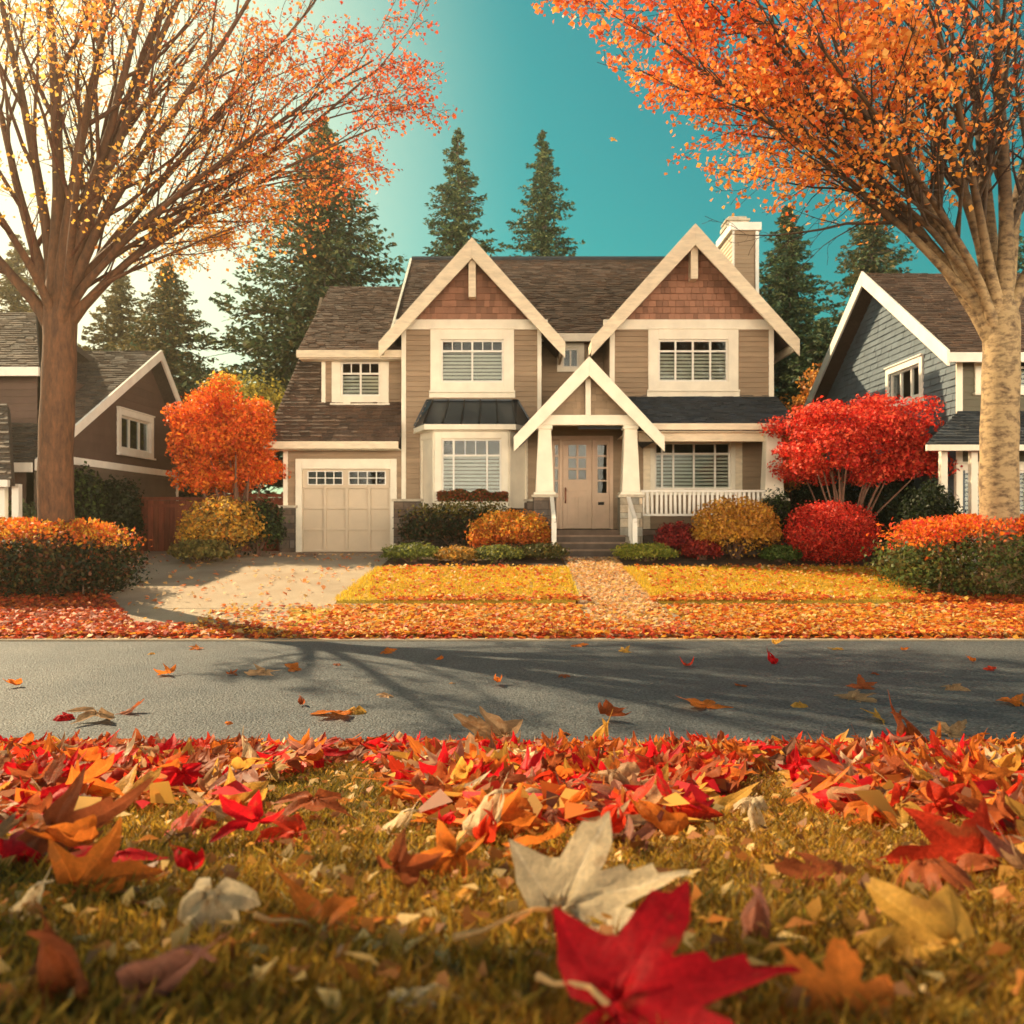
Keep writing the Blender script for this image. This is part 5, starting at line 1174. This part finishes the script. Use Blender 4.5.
# leaves scattered on the road (measured places)
ROADL = [(67, 722, 36, 'crimson'), (100, 722, 50, 'tan'), (124, 714, 30, 'rust'), (166, 676, 26, 'orange'), (14, 688, 22, 'orange'), (196, 650, 16, 'orange'), (263, 676, 26, 'tan'), (296, 671, 28, 'orange'), (334, 716, 58, 'orange'), (302, 706, 22, 'rust'), (354, 716, 40, 'golden'),
 (388, 654, 18, 'orange'), (337, 666, 16, 'rust'), (497, 686, 26, 'orange'), (385, 698, 18, 'tan'), (232, 676, 14, 'rust'), (232, 725, 18, 'orange'), (452, 684, 12, 'tan'), (578, 647, 18, 'orange'), (625, 653, 14, 'golden'), (564, 678, 16, 'rust'), (687, 667, 22, 'scarlet'), (770, 664, 26, 'crimson'), (741, 687, 12, 'rust'),
 (700, 708, 50, 'orange'), (802, 709, 32, 'golden'), (862, 689, 26, 'rust'), (858, 700, 48, 'tan'), (877, 675, 18, 'rust'), (954, 691, 24, 'tan'), (971, 663, 14, 'orange'), (989, 671, 16, 'scarlet'), (1013, 705, 30, 'orange'), (880, 723, 32, 'golden'), (612, 722, 46, 'rust'), (952, 737, 40, 'tan'), (836, 650, 14, 'golden'), (778, 646, 18, 'golden'),
 (565, 735, 22, 'rust'), (150, 655, 10, 'golden'), (905, 652, 12, 'orange'), (440, 662, 10, 'orange')]
for i, (px_, py_, wpx, colr) in enumerate(ROADL):
    x_, y_ = ray_ground(px_, py_); s = max(.13, wpx * y_ / F_PX)
    big = 'large' if wpx > 34 else ('small' if wpx < 17 else 'medium')
    art = {'large': 'large', 'small': 'tiny', 'medium': 'single'}[big]
    leaf((x_, y_, .012 + s * .05), (random.gauss(0, .22), -.22 + random.gauss(0, .2), 1), random.uniform(0, 6.28), s, colr, random.randrange(10), '%s %s leaf lying on the asphalt road' % (art, colr), 'leaves scattered on the road')
# drift along the verge
def drift_density(x, y):
    # picture row of the ground point
    py_ = HOR + (CAM_Z - gza(y)) / y * F_PX; px_ = 512 + x / y * F_PX
    low = 814 + 42 * np.sin(px_ * .012 + 1) + 22 * np.sin(px_ * .031) - 40 * (px_ < 150) + 25 * (px_ > 800)
    d = np.clip((low - py_) / 30 + .6, 0, 1)
    d = np.maximum(d, .02 + .03 * (py_ > 860) + .22 * np.exp(-((px_ - 0) / 110) ** 2) + .20 * np.exp(-((px_ - 1024) / 120) ** 2) + .2 * np.exp(-((px_ - 150) / 170) ** 2 - ((py_ - 960) / 80) ** 2))
    patch = np.exp(-((px_ - 250) / 120) ** 2 - ((py_ - 790) / 16) ** 2) * .7
    return np.clip(d - patch, 0, 1)
cand = 6200
yy = 1.15 + (5.12 - 1.15) * rng.random(cand) ** .8; xx = (rng.random(cand) * 2 - 1) * (yy * .62 + .35)
keep = rng.random(cand) < drift_density(xx, yy) * np.clip((yy - .7) / 2.6, .08, 1); xx, yy = xx[keep], yy[keep]
inview = np.abs(xx) < yy * .585
order = np.argsort(np.where(inview, yy, 99)); xx, yy = xx[order], yy[order]
cols_n = ['crimson', 'scarlet', 'orange', 'rust', 'golden', 'tan', 'cream', 'brown', 'pink-brown']; cw = np.array([.15, .17, .22, .16, .09, .07, .04, .05, .05]); cw /= cw.sum()
zone = lambda x_, y_: ('in the drift along the near kerbless road edge' if y_ > 4.2 else ('in the thick of the drift on the verge' if y_ > 2.6 else 'scattered on the nearest grass'))
NI = 300 - nleaf[0] - 2
sv, sf_, sc = [], [], []; b = 0
for i in range(len(xx)):
    s = random.uniform(.10, .20); tiltx = random.gauss(0, .36); tilty = -.2 + random.gauss(0, .36); colr = cols_n[rng.choice(9, p=cw)]; ph = random.uniform(0, 6.28); lift = random.uniform(.01, .08) * (1 if 2.4 < yy[i] < 4.6 else .5) + s * .08
    v = random.randrange(10); loc = (xx[i], yy[i], gz(0, yy[i]) + lift)
    if i < NI and inview[order[i]]:
        leaf(loc, (tiltx, tilty, 1), ph, s, colr, v, ('%s maple leaf lying ' % colr) + zone(xx[i], yy[i]), 'maple leaves of the verge drift', stem=random.choice([None, None, 0, 1]))
    else:
        V, F_, C = vars_hi[v]; m_ = np.array(basis((tiltx, tilty, 1), ph)); W = (V * s * .62) @ m_.T + np.array(loc); T = leaf_tri(V, F_)
        sv.append(W); sf_.append(T + b); c = np.array(LEAFC[colr]) * random.uniform(.85, 1.1); sc.append(C * c); b += len(V)
o = make_mesh('fallen_leaves', np.concatenate(sv), np.concatenate(sf_), M['fallen'], None, np.concatenate(sc), smooth=True); tag(o, 'drift of fallen maple leaves along the verge', 'fallen leaves', kind='stuff')
# flattened bed of leaf fragments filling the drift
n = 16000
yy = 2.0 + 3.35 * rng.random(n) ** .8; xx = (rng.random(n) * 2 - 1) * (yy * .62 + .35); kp_ = rng.random(n) < drift_density(xx, yy) ** 1.5; xx, yy = xx[kp_], yy[kp_]
p = np.stack([xx, yy, gza(yy) + .015 + rng.random(len(xx)) * .05], 1)
V, Fc = cards(p, np.tile([0, -.1, 1.], (len(p), 1)), .085 * rng.uniform(.5, 1.4, len(p)), .75, .25, .45)
tag(make_mesh('leaf_litter', V, Fc, M['leaf'], None, rep4(pick([LEAFC[c] for c in ('crimson', 'scarlet', 'orange', 'rust', 'brown', 'golden')], len(p), .25))), 'bed of broken leaves beneath the drift', 'leaf litter', kind='stuff')

n = 4200; yy = .8 + 4.6 * rng.random(n); xx = (rng.random(n) * 2 - 1) * (yy * .62 + .3); p = np.stack([xx, yy, gza(yy) + .012 + rng.random(n) * .015], 1)
V, Fc = cards(p, np.tile([0, -.1, 1.], (n, 1)), .03 * rng.uniform(.4, 1.5, n), .6, .3, .6)
tag(make_mesh('leaf_litter', V, Fc, M['leaf'], None, rep4(pick([(.7, .35, .08), (.55, .2, .05), (.3, .12, .04), (.75, .5, .2)], n, .25))), 'small dry crumbs of leaf caught in the verge grass', 'leaf litter', kind='stuff')
# leaves over the far strip, driveway, walk and lawns
def litter(name, label, n, xr, yr, size, pal, dens=None, off=.02, rnd=.35):
    x = rng.uniform(*xr, n); y = rng.uniform(*yr, n)
    if dens is not None: k = rng.random(n) < dens(x, y); x, y = x[k], y[k]
    p = np.stack([x, y, gza(y) + off + rng.random(len(x)) * .025], 1); V, Fc = cards(p, np.tile([0, -.15, 1.], (len(p), 1)), size * rng.uniform(.5, 1.35, len(p)), .75, .3, rnd)
    return tag(make_mesh(name, V, Fc, M['leaf'], None, rep4(pick(pal, len(p), .22))), label, 'leaf litter', kind='stuff')
PAL_S = [(.78, .38, .045), (.78, .27, .035), (.70, .16, .02), (.80, .50, .10), (.50, .08, .02), (.75, .52, .22)]
PAL_R = [(.62, .10, .03), (.50, .05, .02), (.72, .18, .03), (.36, .07, .03)]
wk = lambda x, y: np.where((x > WL[0][0]) & (x < WR[0][0] + .2), .25, 1.0) * np.where((x < -2.6) & (x > -5.0), .22, 1.0)
litter('leaf_litter', 'orange and gold leaves covering the far roadside strip', 30000, (-4.3, 8.6), (11.28, yb - .2), .085, PAL_S, lambda x, y: wk(x, y) * (.55 + .45 * np.exp(-((y - 11.3) / .8) ** 2)))
litter('leaf_litter', 'red leaves along the far road edge', 9000, (-10, 10.5), (11.16, 12.0), .09, PAL_R + PAL_S[:1], lambda x, y: .25 + .75 * np.exp(-((y - 11.35) / .35) ** 2))
litter('leaf_litter', 'dark red leaves round the foot of the left hedge', 15000, (-10.2, -3.4), (11.28, 14.6), .09, PAL_R + [(.45, .12, .04)], lambda x, y: (x < -4.6 - (y - 11.3) * .62 + .6 * (y < 12)).astype(float))
litter('leaf_litter', 'red leaves round the foot of the right hedge', 12000, (5.0, 10.6), (11.3, 14.2), .085, PAL_R + PAL_S[1:3], lambda x, y: np.clip((x - 5.6) / 1.4, 0, 1) * (1 - .3 * (y < 12)))
litter('leaf_litter', 'pale leaves strewn over driveway and walk', 2600, (-8, 3), (11.4, 20), .09, [(.80, .58, .34), (.72, .30, .12), (.70, .20, .06), (.80, .45, .15)], lambda x, y: np.where(x < -2.6, .4, 0) + np.where((x > WL[1][0]) & (x < WR[0][0]), .9, 0) * (y < 18.4))
litter('leaf_litter', 'tan leaves on the walk between the lawns', 5200, (WL[1][0] + .05, WR[0][0] + .2), (11.5, 18.5), .07, [(.80, .60, .38), (.75, .45, .22), (.62, .30, .12), (.8, .5, .15)], lambda x, y: x < WR[0][0] - (y - WR[0][1]) * (WR[0][0] - WR[1][0]) / (WR[1][1] - WR[0][1]))
litter('leaf_litter', 'leaves sprinkled on the golden lawns', 3500, (-2.4, 6.6), (Y1, Y2), .07, PAL_S + PAL_R[:1], lambda x, y: np.where((x > WL[1][0] - .1) & (x < WR[0][0] + .1), 0, 1.), .09)
litter('leaf_litter', 'leaves caught along the edges of the lawns', 9000, (-2.9, 6.8), (Y1 - .15, Y1 + .45), .075, PAL_S + PAL_R, lambda x, y: np.where((x > WL[1][0] + .1) & (x < WR[0][0] - .1), 0, 1.) * np.clip(.5 + .7 * wob(np.stack([x, y, x * 0], 1), 19, 1.6) - np.abs(y - Y1) * 1.6, 0, 1), .075)
# one leaf in the air
leaf((PX(613, 13.5), 13.5, PZ(139, 13.5)), (.3, -.8, .5), 2.0, .14, 'golden', 0, 'single golden leaf falling through the open sky', heroG)

# ================================================================== THE AIR
hz_ = MB(); hz_.box(Fr((0, 0, 0), (1, 0, 0), (0, 1, 0), (0, 0, 1)), -160, 160, -45, 230, -1.5, 24)
hm = bpy.data.materials.new('haze_air'); hm.use_nodes = True; t = hm.node_tree; t.nodes.clear(); oo = t.nodes.new('ShaderNodeOutputMaterial'); pv = t.nodes.new('ShaderNodeVolumePrincipled')
pv.inputs['Color'].default_value = (1, .86, .64, 1); pv.inputs['Density'].default_value = .0013; pv.inputs['Anisotropy'].default_value = .78; t.links.new(pv.outputs[0], oo.inputs['Volume'])
tag(hz_.build('haze', hm), kind='stuff')
